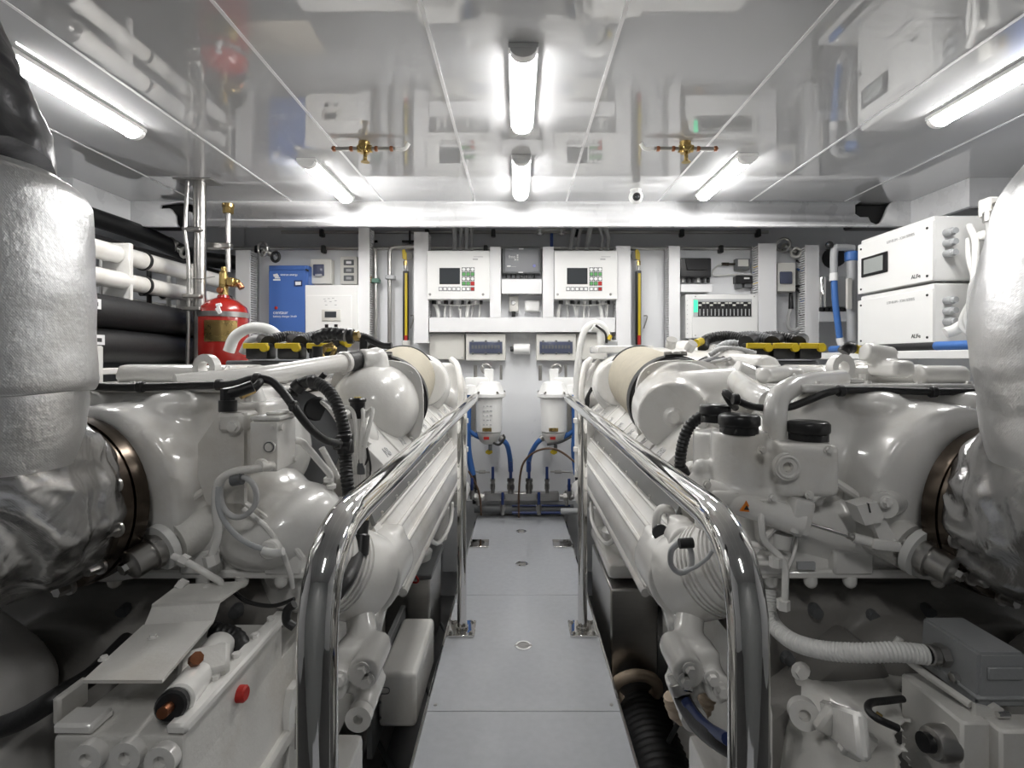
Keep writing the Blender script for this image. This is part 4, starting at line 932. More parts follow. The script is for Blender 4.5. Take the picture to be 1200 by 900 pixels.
def engine(s):
    nm = 'left' if s < 0 else 'right'
    t = thing('marine_engine', 'large white marine diesel engine on the %s side of the walkway' % nm, 'engine', (s*0.85, 2.0, 0.0))
    N = lambda: B(s)
    # ---- core
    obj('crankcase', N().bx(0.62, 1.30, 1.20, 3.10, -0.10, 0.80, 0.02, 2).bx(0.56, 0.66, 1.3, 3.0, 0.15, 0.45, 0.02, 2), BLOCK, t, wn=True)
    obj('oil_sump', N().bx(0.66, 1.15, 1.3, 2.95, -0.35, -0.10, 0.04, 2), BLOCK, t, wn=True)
    b = N().bx(0.60, 1.30, 1.5, 3.12, 0.80, 0.99, 0.02, 2)
    obj('valley_cover', b, ENG2, t, wn=True)
    obj('top_deck', N().bx(0.70, 1.30, 1.15, 3.05, 0.995, 1.03, 0.008, 2), ENG, t, wn=True)
    # inner bank heads and covers
    b = N()
    b.prism([(0.46, 1.42, 0.60), (0.62, 1.42, 0.60), (0.66, 1.42, 0.84), (0.56, 1.42, 0.90), (0.49, 1.42, 0.86), (0.405, 1.42, 0.765), (0.43, 1.42, 0.70)], (0, 1.64, 0))
    obj('cylinder_bank', b, ENG2, t)
    nc = 8
    for k in range(nc):
        y = 1.50+k*0.20
        c = (0.440, y, 0.832)
        h = obj('head_cover', N().box(c, (0.18, 0.188, 0.05), (0, -0.80, 0), 0.010, 2), ENG, t, wn=True)
        # stamped id on each cover, reading from the walkway
        ct = math.cos(0.80); st = math.sin(0.80)
        nrm = Vector((-st, 0, ct)); dn = Vector((-ct, 0, -st))
        p = Vector(c)+nrm*0.0255+dn*0.045
        M = Matrix(((s*0, 0, 0),)*3)
        ex = Vector((1, 0, 0)) if 0 else Vector((0, s*-1, 0)); 
        nw = Vector((s*nrm.x, 0, nrm.z)); up = Vector((-s*dn.x, 0, -dn.z)); xr = up.cross(nw)
        cu = bpy.data.curves.new('t', 'FONT'); cu.body = ('A' if s < 0 else 'B')+str(nc-k); cu.size = 0.045; cu.extrude = 0.0008; cu.align_x = 'CENTER'
        to = bpy.data.objects.new('t', cu); COL.objects.link(to)
        me = bpy.data.meshes.new_from_object(to.evaluated_get(bpy.context.evaluated_depsgraph_get())); bpy.data.objects.remove(to)
        R = Matrix((xr, up, nw)).transposed().to_4x4()
        me.transform(Matrix.Translation(Vector((s*p.x, p.y, p.z))-ORG[t.name]) @ R); me.materials.clear(); me.materials.append(GREYK)
        o = bpy.data.objects.new('stamped_number', me); COL.objects.link(o); o.parent = h
        for dy in (-0.07, 0.07): obj('cover_bolt', N().bolt(Vector(c)+nrm*0.025-dn*0.06+Vector((0, dy, 0)), nrm, 0.008, 0.010), ENG, h)
    # grey sheet between heads and long cover
    obj('heat_shield', N().prism([(0.412, 1.42, 0.640), (0.422, 1.42, 0.636), (0.446, 1.42, 0.705), (0.436, 1.42, 0.712)], (0, 1.60, 0)), mat('shield_grey_'+nm, (0.27, 0.27, 0.265), 0.2, bump=0.2, bscale=30), t)
    # long manifold cover
    pr = [(0.333, 0.475), (0.336, 0.445), (0.350, 0.440), (0.36, 0.452), (0.365, 0.440), (0.50, 0.41), (0.52, 0.64), (0.425, 0.648), (0.408, 0.642), (0.396, 0.622), (0.388, 0.600), (0.380, 0.592), (0.376, 0.598), (0.366, 0.575), (0.360, 0.552), (0.350, 0.544), (0.344, 0.520), (0.338, 0.512)]
    obj('manifold_cover', N().prism([(a, 1.43, z) for a, z in pr], (0, 1.57, 0)), ENG, t, ang=30)
    for a, z, r in ((0.336, 0.452, 0.012), (0.378, 0.594, 0.008), (0.352, 0.548, 0.006), (0.404, 0.640, 0.007)):
        obj('cover_rail', N().cyl((a, 1.42, z), (a, 3.0, z), r, seg=12), ENG, t)
    for k in range(9): obj('cover_bolt', N().bolt((0.420, 1.50+k*0.18, 0.646), (-0.3, 0, 1), 0.008, 0.01), ENG, t)
    # end housing of the manifold and bellows
    b = N().cyl((0.415, 1.29, 0.548), (0.40, 1.46, 0.545), 0.104, 0.09, 32).bx(0.338, 0.50, 1.38, 1.46, 0.45, 0.635, 0.01).cyl((0.40, 1.27, 0.43), (0.40, 1.40, 0.50), 0.045)
    cast('manifold_end', b, ENG, t, 0.008, 4)
    for a, y, z in ((0.400, 1.355, 0.628), (0.362, 1.36, 0.592), (0.345, 1.37, 0.540), (0.342, 1.37, 0.49)):
        d = obj('diamond_lug', N().prism([(a-0.018, y, z), (a, y-0.004, z-0.026), (a+0.018, y, z), (a, y+0.004, z+0.026)], (0, 0.05, 0)), ENG, t)
        obj('lug_bolt', N().bolt((a, y-0.002, z), (0, -1, 0), 0.008, 0.01), ENG, d)
    p0 = Vector((0.515, 1.12, 0.675)); p1 = Vector((0.415, 1.31, 0.545)); L = (p1-p0).length
    prof = [(0, 0.075), (0.02, 0.095)]
    x = 0.01
    for grp in range(2):
        x += 0.018; prof.append((x, 0.106))
        for k in range(4):
            prof += [(x+0.0015, 0.099), (x+0.005, 0.099), (x+0.0065, 0.108), (x+0.0135, 0.108)]; x += 0.0145
    prof += [(x+0.02, 0.108), (L, 0.108)]
    obj('ribbed_pipe', N().lathe(p0, p1-p0, prof, 40), ENG, t, ang=30)
    # bracket group under the bellows
    b = N().bx(0.33, 0.43, 1.12, 1.20, 0.36, 0.46, 0.012).cyl((0.345, 1.08, 0.435), (0.345, 1.2, 0.435), 0.034).cyl((0.41, 1.08, 0.40), (0.41, 1.2, 0.40), 0.03).cyl((0.35, 1.09, 0.35), (0.35, 1.2, 0.36), 0.026).cyl((0.37, 1.18, 0.42), (0.40, 1.24, 0.49), 0.034)
    cast('lower_bracket', b, ENG, t, 0.007, 3)
    for a, z in ((0.345, 0.447), (0.335, 0.425), (0.41, 0.405), (0.39, 0.43)):
        obj('bracket_bolt', N().bolt((a, 1.078, z), (0, -1, 0), 0.011, 0.016), ENG, t)
    obj('eye_ring', N().ring((0.35, 1.085, 0.35), (0, -1, 0), 0.010, 0.027, 0.02, 24), ENG, t)
    # ---- large cast housing with the exhaust outlet
    b = N()
    b.sph((0.86, 1.24, 0.875), (0.33, 0.22, 0.155), 28)
    b.cyl((0.84, 1.00, 0.83), (0.78, 1.45, 0.87), 0.178, 0.165, 36)
    b.sph((0.66, 1.22, 0.88), (0.14, 0.16, 0.135), 24)
    b.cyl((1.25, 1.18, 0.90), (0.62, 1.22, 0.91), 0.145, 0.11, 32)
    b.bx(0.50, 1.2, 1.06, 1.5, 0.655, 0.72, 0.01)
    b.sph((0.72, 1.15, 0.745), (0.25, 0.13, 0.11), 24)
    b.bx(0.62, 1.2, 1.12, 1.45, 1.00, 1.03, 0.006)
    b.sph((0.75, 1.10, 1.005), (0.06, 0.06, 0.03)).sph((0.95, 1.10, 1.005), (0.06, 0.06, 0.03))
    cast('exhaust_housing', b, ENG, t, 0.009, 6)
    b = N()
    if s < 0:
        b.sph((0.53, 1.12, 0.738), (0.125, 0.13, 0.088), 28, (0, 0.30, 0))
        b.sph((0.60, 1.15, 0.79), (0.11, 0.11, 0.08), 24)
    else:
        b.sph((0.50, 1.20, 0.72), (0.10, 0.10, 0.08), 24)
        b.prism([(0.46, 1.07, 0.67), (0.80, 1.05, 0.67), (0.80, 1.05, 0.76), (0.72, 1.06, 0.83), (0.50, 1.08, 0.85), (0.46, 1.08, 0.78)], (0, 0.12, 0))
        b.cyl((0.47, 1.10, 0.87), (0.95, 1.10, 0.80), 0.035).bx(0.55, 0.66, 1.05, 1.2, 0.80, 0.84, 0.01)
    b.bx(0.46, 0.75, 1.05, 1.25, 0.655, 0.70, 0.01).bx(0.43, 0.56, 1.12, 1.25, 0.68, 0.74, 0.015)
    cast('gear_housing', b, ENG, t, 0.008, 5)
    b = N().bx(0.44, 1.20, 1.035, 1.07, 0.655, 0.672, 0.004).bx(0.455, 0.53, 1.03, 1.06, 0.665, 0.705, 0.004).bx(0.62, 0.70, 1.03, 1.06, 0.665, 0.715, 0.004).bx(0.80, 0.86, 1.03, 1.06, 0.665, 0.70, 0.004)
    b.tube([(0.45, 1.03, 0.70), (0.49, 1.02, 0.76), (0.56, 1.01, 0.82), (0.60, 1.02, 0.845)], 0.006, 8)
    b.tube([(0.62, 1.03, 0.855), (0.72, 1.015, 0.79), (0.80, 1.02, 0.775)], 0.008, 8)
    for a in (0.50, 0.58, 0.66, 0.84, 0.93): b.cyl((a, 1.045, 0.645), (a, 1.045, 0.66), 0.013).sph((a, 1.045, 0.646), 0.013, 10)
    obj('housing_flange', b, ENG, t)
    obj('cast_number_plate', N().bx(0.545, 0.58, 1.027, 1.034, 0.678, 0.692), GREYP, t)
    # deck edge strip with bolts
    b = N().bx(0.60, 1.2, 1.105, 1.14, 1.028, 1.046, 0.004)
    obj('deck_edge', b, ENG, t)
    for k in range(5): obj('edge_bolt', N().bolt((0.64+0.11*k, 1.12, 1.046), (0, 0, 1), 0.006, 0.006), ENG, t)
    # flange rings
    f0 = Vector((0.862, 0.985, 0.832)) if s < 0 else Vector((0.893, 0.985, 0.812)); ax = Vector((0.18, -1, 0)).normalized()
    b = N().ring(f0, ax, 0.12, 0.160, 0.027, 56); obj('outlet_flange', b, BRONZE, t)
    b = N().ring(f0+ax*0.0285, ax, 0.12, 0.157, 0.022, 56); obj('clamp_flange', b, BRONZE, t)
    A_, B_, _ = frame(ax)
    for k in range(12):
        q = k*PI/6+0.22; r_ = f0+ax*0.0505+(A_*math.cos(q)+B_*math.sin(q))*0.150
        obj('flange_bolt', N().bolt(r_, ax, 0.0095, 0.026), STEEL, t)
    # deck furniture
    eye = obj('lifting_eye', N().ring((0.92, 1.50, 1.075), (0.25, -1, 0), 0.020, 0.040, 0.022, 28).ring((0.935, 1.535, 1.075), (0.25, -1, 0), 0.020, 0.036, 0.014, 28).bx(0.87, 0.98, 1.47, 1.54, 1.03, 1.045, 0.004), ENG, t)
    b = N().bx(0.72, 0.86, 1.55, 1.78, 1.03, 1.075, 0.015, 2).bx(0.78, 0.90, 1.85, 2.1, 1.03, 1.09, 0.015, 2).cyl((0.70, 1.5, 1.05), (0.86, 1.62, 1.06), 0.025).cyl((1.0, 1.6, 1.05), (1.25, 1.6, 1.05), 0.035).bx(1.0, 1.12, 1.75, 2.0, 1.03, 1.08, 0.01)
    cast('rail_castings', b, ENG, t, 0.008, 3)
    random.seed(21 if s < 0 else 22)
    for k in range(7):
        a = 0.66+k*0.075; y = 1.6+random.uniform(0, 0.5)
        obj('fuel_line', N().tube([(a, y-0.1, 1.035), (a+0.02, y-0.02, 1.065), (a+0.05, y+0.05, 1.07), (a+0.06, y+0.14, 1.035)], 0.007, 8), ENG, t)
        obj('union_nut', N().cyl((a, y-0.1, 1.03), (a, y-0.1, 1.055), 0.012, seg=6), ENG, t)
    b = N()
    for k in range(11): b.box((0.60+0.06*k, 2.35+0.02*(k % 3), 1.06+0.008*(k % 2)), (0.045, 0.12, 0.05), (0, 0, 0.1*(k % 3)), 0.008, 2)
    obj('injector_caps', b, ENG2, t, wn=True)
    # connector block with yellow latches
    u = obj('control_unit', N().bx(0.76, 1.19, 2.05, 2.30, 1.055, 1.095, 0.006), DGREY, t)
    for k in range(3):
        a = 0.80+k*0.125 if s < 0 else 0.93+k*0.105
        c_ = obj('plug_connector', N().bx(a-0.045, a+0.045, 2.02, 2.10, 1.10, 1.165, 0.010, 2).cyl((a-0.03, 2.06, 1.165), (a+0.045, 2.16, 1.185), 0.030, 0.024, 12), BLACK, t)
        obj('yellow_latch', N().bx(a-0.048, a+0.048, 2.008, 2.022, 1.142, 1.164, 0.003).cyl((a-s*-0.036, 2.004, 1.145), (a-s*-0.036, 2.022, 1.145), 0.016, seg=12), YEL, c_)
        obj('loom', N().tube([(a+0.02, 2.12, 1.175), (a-0.05, 2.2, 1.20), (a-0.13, 2.22, 1.185), (a-0.17, 2.15, 1.14)], 0.022, 10, cor=0.06, per=0.01), (RUB, DGREY, RUB)[k], t)
    for k in range(5):
        obj('harness_wire', N().tube([(0.76+0.02*k, 2.1, 1.11), (0.70+0.01*k, 1.98-0.03*k, 1.10), (0.66, 2.05, 1.075), (0.60-0.02*k, 2.2, 1.06)], 0.007, 8), (RUB, CABG, DGREY)[k % 3], t)
    obj('yellow_clip', N().cyl((0.72, 2.12, 1.165), (0.755, 2.16, 1.175), 0.017, seg=12), YEL, t)
    # ---- air filter
    f1 = Vector((0.515 if s < 0 else 0.555, 1.86, 0.945)); f2 = Vector((0.565, 2.45, 1.01)); fa = (f2-f1).normalized()
    fu = Vector((0, 0, 1)); fu = (fu-fa*fu.dot(fa)).normalized(); fs = fa.cross(fu).normalized()
    obj('filter_element', N().lathe(f1+fa*0.045, fa, [(0, 0.157), (0.545, 0.152)], 56), MESH, t)
    obj('filter_band', N().ring(f1, fa, 0.12, 0.168, 0.048, 56), RUB, t)
    obj('filter_band', N().ring(f2, fa, 0.11, 0.157, 0.012, 56), DGREY, t)
    obj('filter_neck', N().ring(f1-fa*0.05, fa, 0.11, 0.158, 0.049, 56), ENG, t)
    obj('clamp_wire', N().torus(f1-fa*0.02, fa, 0.160, 0.0035, 56), RUB, t)
    q_ = f1+fu*0.176+fa*0.02
    obj('clamp_screw', N().cyl(q_-Vector((0.04, 0, 0.003)), q_+Vector((0.04, 0, 0)), 0.009).box(q_, (0.03, 0.03, 0.012), None, 0.003), STEEL, t)
    b = N(); o_ = []
    for k in range(40):
        q = 2*PI*k/40
        o_.append(f1-fa*0.075+fs*0.160*math.copysign(abs(math.cos(q))**0.6, math.cos(q))+fu*0.160*math.copysign(abs(math.sin(q))**0.6, math.sin(q)))
    obj('dome_flange', b.prism(o_, fa*0.02), ENG, t)
    for q in (0.78, 2.36, 3.93, 5.5):
        obj('dome_bolt', N().bolt(f1-fa*0.076+fs*0.165*math.cos(q)+fu*0.165*math.sin(q), -fa, 0.008, 0.01), ENG, t)
    # gear-end piping near the far end
    b = N()
    b.cyl((0.46, 2.42, 0.99), (0.52, 2.62, 0.98), 0.11, 0.13, 32).sph((0.52, 2.62, 0.97), (0.16, 0.14, 0.16)).cyl((0.50, 2.7, 0.95), (0.40, 3.0, 0.85), 0.05).bx(0.36, 0.62, 2.95, 3.10, 0.55, 1.08, 0.02, 2)
    cast('far_turbo_casing', b, ENG, t, 0.011, 4)
    for k, (a, z0, z1, r) in enumerate(((0.335, 0.40, 1.02, 0.016), (0.365, 0.30, 0.98, 0.020), (0.40, 0.35, 1.05, 0.013))):
        obj('riser_pipe', N().tube([(a+0.12, 3.0, z1), (a+0.03, 3.02, z1), (a, 3.04, z1-0.08), (a, 3.05, z0)], r, 12, fil=0.05), ENG, t)
        for z in (0.55, 0.72, 0.9): obj('pipe_union', N().cyl((a, 3.045, z), (a, 3.045, z+0.03), r*1.5, seg=14, bev=0.003), ENG, t)
    obj('hose_loop', N().tube([(0.40, 2.95, 1.10), (0.36, 2.9, 1.06), (0.335, 2.85, 0.93), (0.345, 2.85, 0.80)], 0.017, 12), ENG, t)
    obj('pump_body', N().cyl((0.36, 2.86, 0.33), (0.36, 3.05, 0.33), 0.06, bev=0.01).cyl((0.36, 2.84, 0.33), (0.36, 2.86, 0.33), 0.03), ENG, t)
    obj('drain_line', N().tube([(0.34, 2.5, 0.40), (0.335, 2.4, 0.33), (0.36, 2.2, 0.31), (0.40, 2.1, 0.38)], 0.010, 10), ENG, t)
    obj('spin_filter', N().lathe((0.385, 2.6, 0.36), (0.25, -0.2, -1), [(0, 0.04), (0.01, 0.05), (0.16, 0.05), (0.18, 0.03)], 24), ENG, t)
    # lower plates
    b = N().bx(0.52, 0.54, 1.25, 1.9, 0.05, 0.40).bx(0.50, 0.60, 1.9, 2.9, 0.25, 0.36, 0.01)
    obj('side_plate', b, ENG2, t)
    # ---- near-end gearbox under the housing
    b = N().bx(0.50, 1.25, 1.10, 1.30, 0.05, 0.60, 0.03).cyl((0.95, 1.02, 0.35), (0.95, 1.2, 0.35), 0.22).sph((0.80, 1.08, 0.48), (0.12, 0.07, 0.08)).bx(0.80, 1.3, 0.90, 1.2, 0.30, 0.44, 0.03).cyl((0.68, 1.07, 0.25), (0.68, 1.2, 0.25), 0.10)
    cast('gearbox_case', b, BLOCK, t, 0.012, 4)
    for a, z in ((0.62, 0.60), (0.74, 0.59), (0.86, 0.60), (0.98, 0.58), (0.56, 0.50), (0.56, 0.36)):
        obj('case_bolt', N().cyl((a, 1.105, z-0.04), (a, 1.085, z-0.04), 0.016, 0.012, 12), DGREY, t)
    return t

def exhaust(s):
    nm = 'left' if s < 0 else 'right'; o_ = 0.0 if s < 0 else 0.012
    t = thing('exhaust_duct', 'silver foil lagged exhaust duct rising at the far %s foreground' % nm, 'exhaust pipe', (s*0.80, 0.75, 0.6))
    def lag(pts, rs, name, m, amp, sc, seed, folds=0.0):
        b = B(s); P2 = spline(pts, 14); n = len(P2); seg = 144 if folds > 0.03 else 72; rr = []
        k0 = len(pts)-1
        a, bb, d = frame(P2[1]-P2[0])
        for i, p in enumerate(P2):
            d = (P2[min(i+1, n-1)]-P2[max(0, i-1)]).normalized()
            a = (a-d*a.dot(d)).normalized(); bb = d.cross(a)
            f = i/(n-1)*k0; j = min(int(f), k0-1); r = rs[j]+(rs[j+1]-rs[j])*(f-j)
            row = []
            for k in range(seg):
                q = 2*PI*k/seg
                u1 = math.sin(q*8+2.2*math.sin(f*1.3+seed)+seed); u2 = math.sin(q*13-f*1.1+1.5*math.sin(q*2+f))
                w_ = 1+folds*(0.45*u1+0.25*u2+0.35*(1-abs(u1))**2)*math.sin(PI*min(1, max(0, i/(n-1))))**0.7
                row.append(p+(a*math.cos(q)+bb*math.sin(q))*r*w_)
            rr.append(row)
        b.rings(rr); wrinkle(b, amp, sc, seed)
        return obj(name, b, m, t, ang=60)
    d = o_
    d2 = 0 if s < 0 else 0.03; z2 = 0 if s < 0 else -0.02
    lag([(0.866+d2-0.0*q, 0.0, 0.0) for q in ()] + [(0.866+d2+(0.792+d-0.866-d2)*(q/7)**1.5, 0.956-0.25*math.sin(PI/2*q/7), 0.832+z2+(0.25-z2)*(1-math.cos(PI/2*q/7))) for q in range(8)], [0.135, 0.145, 0.151, 0.155, 0.154, 0.148, 0.138, 0.130], 'lagged_elbow', FOILF, 0.0035, 6, 3 if s < 0 else 8, 0.085)
    lag([(0.795+d, 0.705, 0.955), (0.792+d, 0.705, 1.0), (0.79+d, 0.705, 1.05), (0.788+d, 0.705, 1.09)], [0.131, 0.136, 0.138, 0.136], 'lagging_collar', FOIL, 0.004, 8, 5, 0.008)
    if s < 0:
        lag([(0.79, 0.705, 1.055), (0.79, 0.705, 1.07), (0.79, 0.705, 1.20), (0.79, 0.705, 1.33), (0.79, 0.705, 1.365)], [0.138, 0.150, 0.150, 0.146, 0.115], 'upper_lagging', FOIL, 0.004, 6, 9)
        lag([(0.80, 0.70, 1.35), (0.83, 0.70, 1.42), (0.88, 0.70, 1.52), (0.96, 0.70, 1.75)], [0.118, 0.125, 0.125, 0.12], 'foil_taped_neck', FOILD, 0.010, 10, 4, 0.02)
    else:
        lag([(0.802, 0.705, 1.065), (0.802, 0.705, 1.08), (0.806, 0.705, 1.18), (0.83, 0.705, 1.32), (0.85, 0.705, 1.37)], [0.138, 0.146, 0.150, 0.140, 0.10], 'upper_lagging', FOIL, 0.006, 7, 12)
        lag([(0.85, 0.70, 1.36), (0.90, 0.70, 1.5), (1.0, 0.70, 1.75)], [0.118, 0.125, 0.12], 'foil_taped_neck', FOILD, 0.008, 10, 14, 0.02)
    # second duct low down, under the elbow
    lag([(1.10, 0.95, 0.55), (0.98, 0.90, 0.50), (0.93, 0.85, 0.40), (0.92, 0.85, 0.1)], [0.10, 0.11, 0.11, 0.11], 'lower_wrap', mat('dull_wrap_'+nm, (0.50, 0.49, 0.47), 0.5, var=0.2, bump=0.5, bscale=20), 0.006, 9, 2, 0.02)
    return t

EL = engine(-1); ER = engine(1)
exhaust(-1); exhaust(1)

# ---------------------------------------------------------------- left engine only
t = EL
obj('filter_dome', B(-1).lathe((0.500, 1.60, 0.925), (0.06, 1, 0.08), [(0, 0.002), (0.002, 0.03), (0.012, 0.065), (0.035, 0.10), (0.07, 0.125), (0.12, 0.140), (0.19, 0.148)], 56), ENG, t, ang=70)
cast('dome_neck', B(-1).cyl((0.51, 1.76, 1.0), (0.505, 1.76, 1.10), 0.07, 0.042, 24).sph((0.505, 1.76, 1.10), 0.042).cyl((0.50, 1.76, 1.10), (0.545, 1.72, 1.10), 0.036), ENG, t, 0.007, 3)
cp = [P(205, 450, 1.22), P(250, 446, 1.28), P(310, 440, 1.38), P(370, 430, 1.55), P(408, 424, 1.68)]
obj('coolant_pipe', B().tube(cp, (0.024, 0.029), 20), ENG, t)
e = P(408, 424, 1.68); dd = (cp[-1]-cp[-2]).normalized()
obj('rubber_coupling', B().cyl(e-dd*0.01, e+dd*0.05, 0.034, seg=24, bev=0.004), RUB, t)
obj('clamp_band', B().cyl(e-dd*0.03, e-dd*0.008, 0.036, seg=24, bev=0.004), ENG, t)
# black loom with splits along the deck edge
W = [P(95, 452, 1.09), P(150, 454, 1.09), P(215, 452, 1.09), P(270, 450, 1.08), P(295, 444, 1.08), P(316, 446, 1.08), P(330, 458, 1.07), P(345, 478, 1.06), P(362, 500, 1.08), P(380, 515, 1.12), P(398, 520, 1.2)]
obj('black_loom', B().tube(W, 0.0085, 12), RUB, t)
for x, y, D in ((165, 453.5, 1.09), (257, 451, 1.085), (301, 444, 1.08), (344, 476, 1.06), (396, 520, 1.19)):
    p = P(x, y, D); obj('cable_tie', B().cyl(p-Vector((0.007, 0, 0)), p+Vector((0.007, 0, 0)), 0.012, seg=12, bev=0.002), RUB, t)
H = [P(343, 462, 1.35), P(350, 452, 1.35), P(367, 447, 1.3), P(385, 458, 1.28), P(397, 480, 1.26), P(404, 510, 1.25), P(405, 540, 1.24), P(407, 565, 1.22), P(412, 590, 1.22), P(420, 620, 1.22)]
obj('corrugated_hose', B().tube(H, 0.0145, 14, 8, cor=0.09, per=0.009), RUB, t)
obj('hose_tee', B().cyl(P(392, 519, 1.23), P(412, 522, 1.23), 0.017, seg=14, bev=0.003).cyl(P(404, 508, 1.235), P(405, 532, 1.235), 0.020, seg=14, bev=0.003), BLACK, t)
obj('hose_clip', B().cyl(P(346, 457, 1.33), P(354, 449, 1.33), 0.020, seg=12, bev=0.003).cyl(P(363, 449, 1.3), P(371, 447, 1.3), 0.020, seg=12, bev=0.003).cyl(P(370, 450, 1.3), P(381, 438, 1.3), 0.008), BLACK, t)
obj('lower_black_hose', B().tube([P(426, 610, 1.22), P(423, 635, 1.2), P(418, 655, 1.16), P(410, 675, 1.06), P(396, 695, 1.02), P(380, 712, 1.0)], 0.014, 12), RUB, t)
obj('hose_sleeve', B().cyl(P(424, 626, 1.2), P(422, 652, 1.18), 0.019, seg=12, bev=0.004), BLACK, t)
obj('copper_fitting', B().cyl(P(427, 608, 1.28), P(431, 600, 1.28), 0.010, seg=6), BRASS, t)
# sensor on its bracket, junction box, carrier plate
obj('sensor_bracket', B().prism([P(232, 492, 1.0), P(232, 520, 1.0), P(257, 484, 1.0), P(286, 484, 1.0), P(286, 590, 1.0), P(242, 590, 1.0), P(232, 560, 1.0)][1:], (0, 0.012, 0)).bx(P(258, 0, 1).x, P(286, 0, 1).x, 0.99, 1.06, P(0, 506, 1).z, P(0, 484, 1).z, 0.006), ENG2, t)
obj('bracket_bolt', B().bolt(P(274, 500, 0.99), (0, -1, 0), 0.009, 0.008), ENG, t)
p = P(267, 482, 1.02)
sn = obj('pressure_sensor', B().cyl(p, p+Vector((0, 0, 0.022)), 0.017, seg=16).cyl(p+Vector((0, 0, 0.02)), p+Vector((0, 0, 0.045)), 0.014, seg=8).tube([p+Vector((-0.005, 0, 0.035)), p+Vector((0.02, 0, 0.040)), p+Vector((0.045, 0.01, 0.05))], 0.012, 10), BLACK, t)
obj('yellow_sleeve', B().cyl(P(281, 463, 1.03), P(297, 456, 1.05), 0.010, 0.009, 12), BRASS, t)
obj('sensor_lead', B().tube([P(297, 456, 1.05), P(303, 450, 1.06), P(306, 446, 1.08)], 0.008, 10), RUB, t)
obj('white_boss', B().cyl(P(297, 475, 1.16), P(295, 455, 1.16), 0.030, 0.020, 16).bx(P(283, 0, 1.2).x, P(330, 0, 1.2).x, 1.1, 1.25, P(0, 500, 1.15).z, P(0, 470, 1.15).z, 0.01), ENG, t)
xa, xb = P(292.5, 0, 1.0).x, P(325, 0, 1.0).x
za, zb = P(0, 553, 1.0).z, P(0, 494, 1.0).z
j = obj('connection_box', B().bx(xa, xb, 1.0, 1.085, za, zb, 0.004, 2), ENG, t, wn=True)
obj('box_lid', B().bx(xa, xb+0.004, 1.0, 1.085, zb+0.001, zb+0.010, 0.003).bx(xa+0.02, xb-0.005, 1.02, 1.07, zb+0.01, zb+0.016, 0.003), ENG, j)
p = P(315, 524, 0.999); obj('plug_ring', B().torus(p, (0, 1, 0), 0.0115, 0.002, 28).cyl(p, p-Vector((0, 0.003, 0)), 0.008, seg=16), ENG, j)
p = P(315, 524, 0.996); obj('plug_recess', B().torus(p, (0, 1, 0), 0.0095, 0.001, 24, 6), DGREY, j)
for x, y in ((319, 500), (321, 548)): obj('box_screw', B().bolt(P(x, y, 0.999), (0, -1, 0), 0.004, 0.004), ENG, j)
for z, y in ((zb-0.012, 1.012), (za+0.012, 1.075)): obj('side_screw', B().cyl((xb, y, z), (xb+0.006, y, z), 0.007, seg=12), ENG, j)
obj('cable_gland', B().cyl(P(306, 545, 1.0), P(306, 545, 0.97), 0.013, seg=16, bev=0.003).cyl(P(318, 546, 1.0), P(303, 546, 0.965), 0.010, seg=14), ENG, j)
obj('elbow_pipe', B().tube([P(316, 546, 0.985), P(300, 549, 0.96), P(275, 552, 0.955), P(258, 560, 0.955), P(253, 575, 0.955), P(253, 600, 0.96), P(257, 625, 0.97), P(247, 655, 0.975)], 0.0075, 12, fil=0.03), ENG, t)
obj('pipe_union', B().cyl(P(246, 650, 0.975), P(249, 662, 0.975), 0.014, seg=6), ENG, t)
# coiled grey cable
obj('coiled_cable', B().tube([P(262, 560, 0.965), P(258, 575, 0.955), P(262, 595, 0.955), P(275, 606, 0.955), P(290, 602, 0.955), P(300, 588, 0.955), P(298, 570, 0.955), P(288, 560, 0.955), P(278, 562, 0.96)], 0.0052, 10), CABG, t)
obj('coiled_cable', B().tube([P(256, 570, 0.95), P(256, 592, 0.95), P(264, 612, 0.955), P(280, 630, 0.965), P(300, 641, 0.975), P(322, 646, 0.985)], 0.0050, 10), GREYP, t)
obj('cable_strap', B().cyl(P(272, 563, 0.955), P(284, 561, 0.955), 0.011, seg=10), DGREY, t)
p = P(320, 641, 1.0)
obj('plug_socket', B().cyl(p, p-Vector((0, 0.02, 0)), 0.019, seg=18, bev=0.003), ENG, t)
obj('white_probe', B().tube([P(308, 645, 0.975), P(322, 648, 0.975), P(332, 646, 0.975)], 0.0075, 10), CABW, t)
# round sensor plug at the flange
def plug(px, py, D0, s):
    a = P(px, py, D0); d = Vector((s*0.42, -1, -0.28)); d.normalize()
    t = EL if s < 0 else ER
    obj('plug_boss', B().cyl(a-d*0.06, a+d*0.02, 0.052, 0.044, 24), ENG2, t)
    obj('plug_collar', B().ring(a+d*0.03, d, 0.030, 0.045, 0.014, 36), CABW, t)
    h_ = obj('plug_body', B().lathe(a+d*0.02, d, [(0, 0.030), (0.030, 0.030), (0.031, 0.034), (0.042, 0.034), (0.043, 0.028), (0.075, 0.028), (0.078, 0.024)], 32), STEEL, t)
    obj('plug_tip', B().cyl(a+d*0.095, a+d*0.112, 0.011, seg=6), CHROME, h_)
plug(212, 628, 1.02, -1); plug(1052, 634, 1.0, 1)
obj('fuel_pipe', B().tube([P(203, 652, 0.96), P(225, 662, 0.95), P(245, 674, 0.95), P(258, 682, 0.96), P(253, 690, 0.97), P(225, 688, 0.99)], 0.0065, 10), ENG, t)
for x, y in ((216, 657), (213, 686), (243, 692)): obj('pipe_union', B().cyl(P(x-4, y-2, 0.955), P(x+4, y+2, 0.955), 0.011, seg=6), ENG, t)
obj('casting_rib', B().tube([P(285, 596, 1.0), P(312, 618, 0.998), P(330, 645, 1.0), P(340, 672, 1.01), P(343, 688, 1.03)], 0.005, 10), ENG, t)
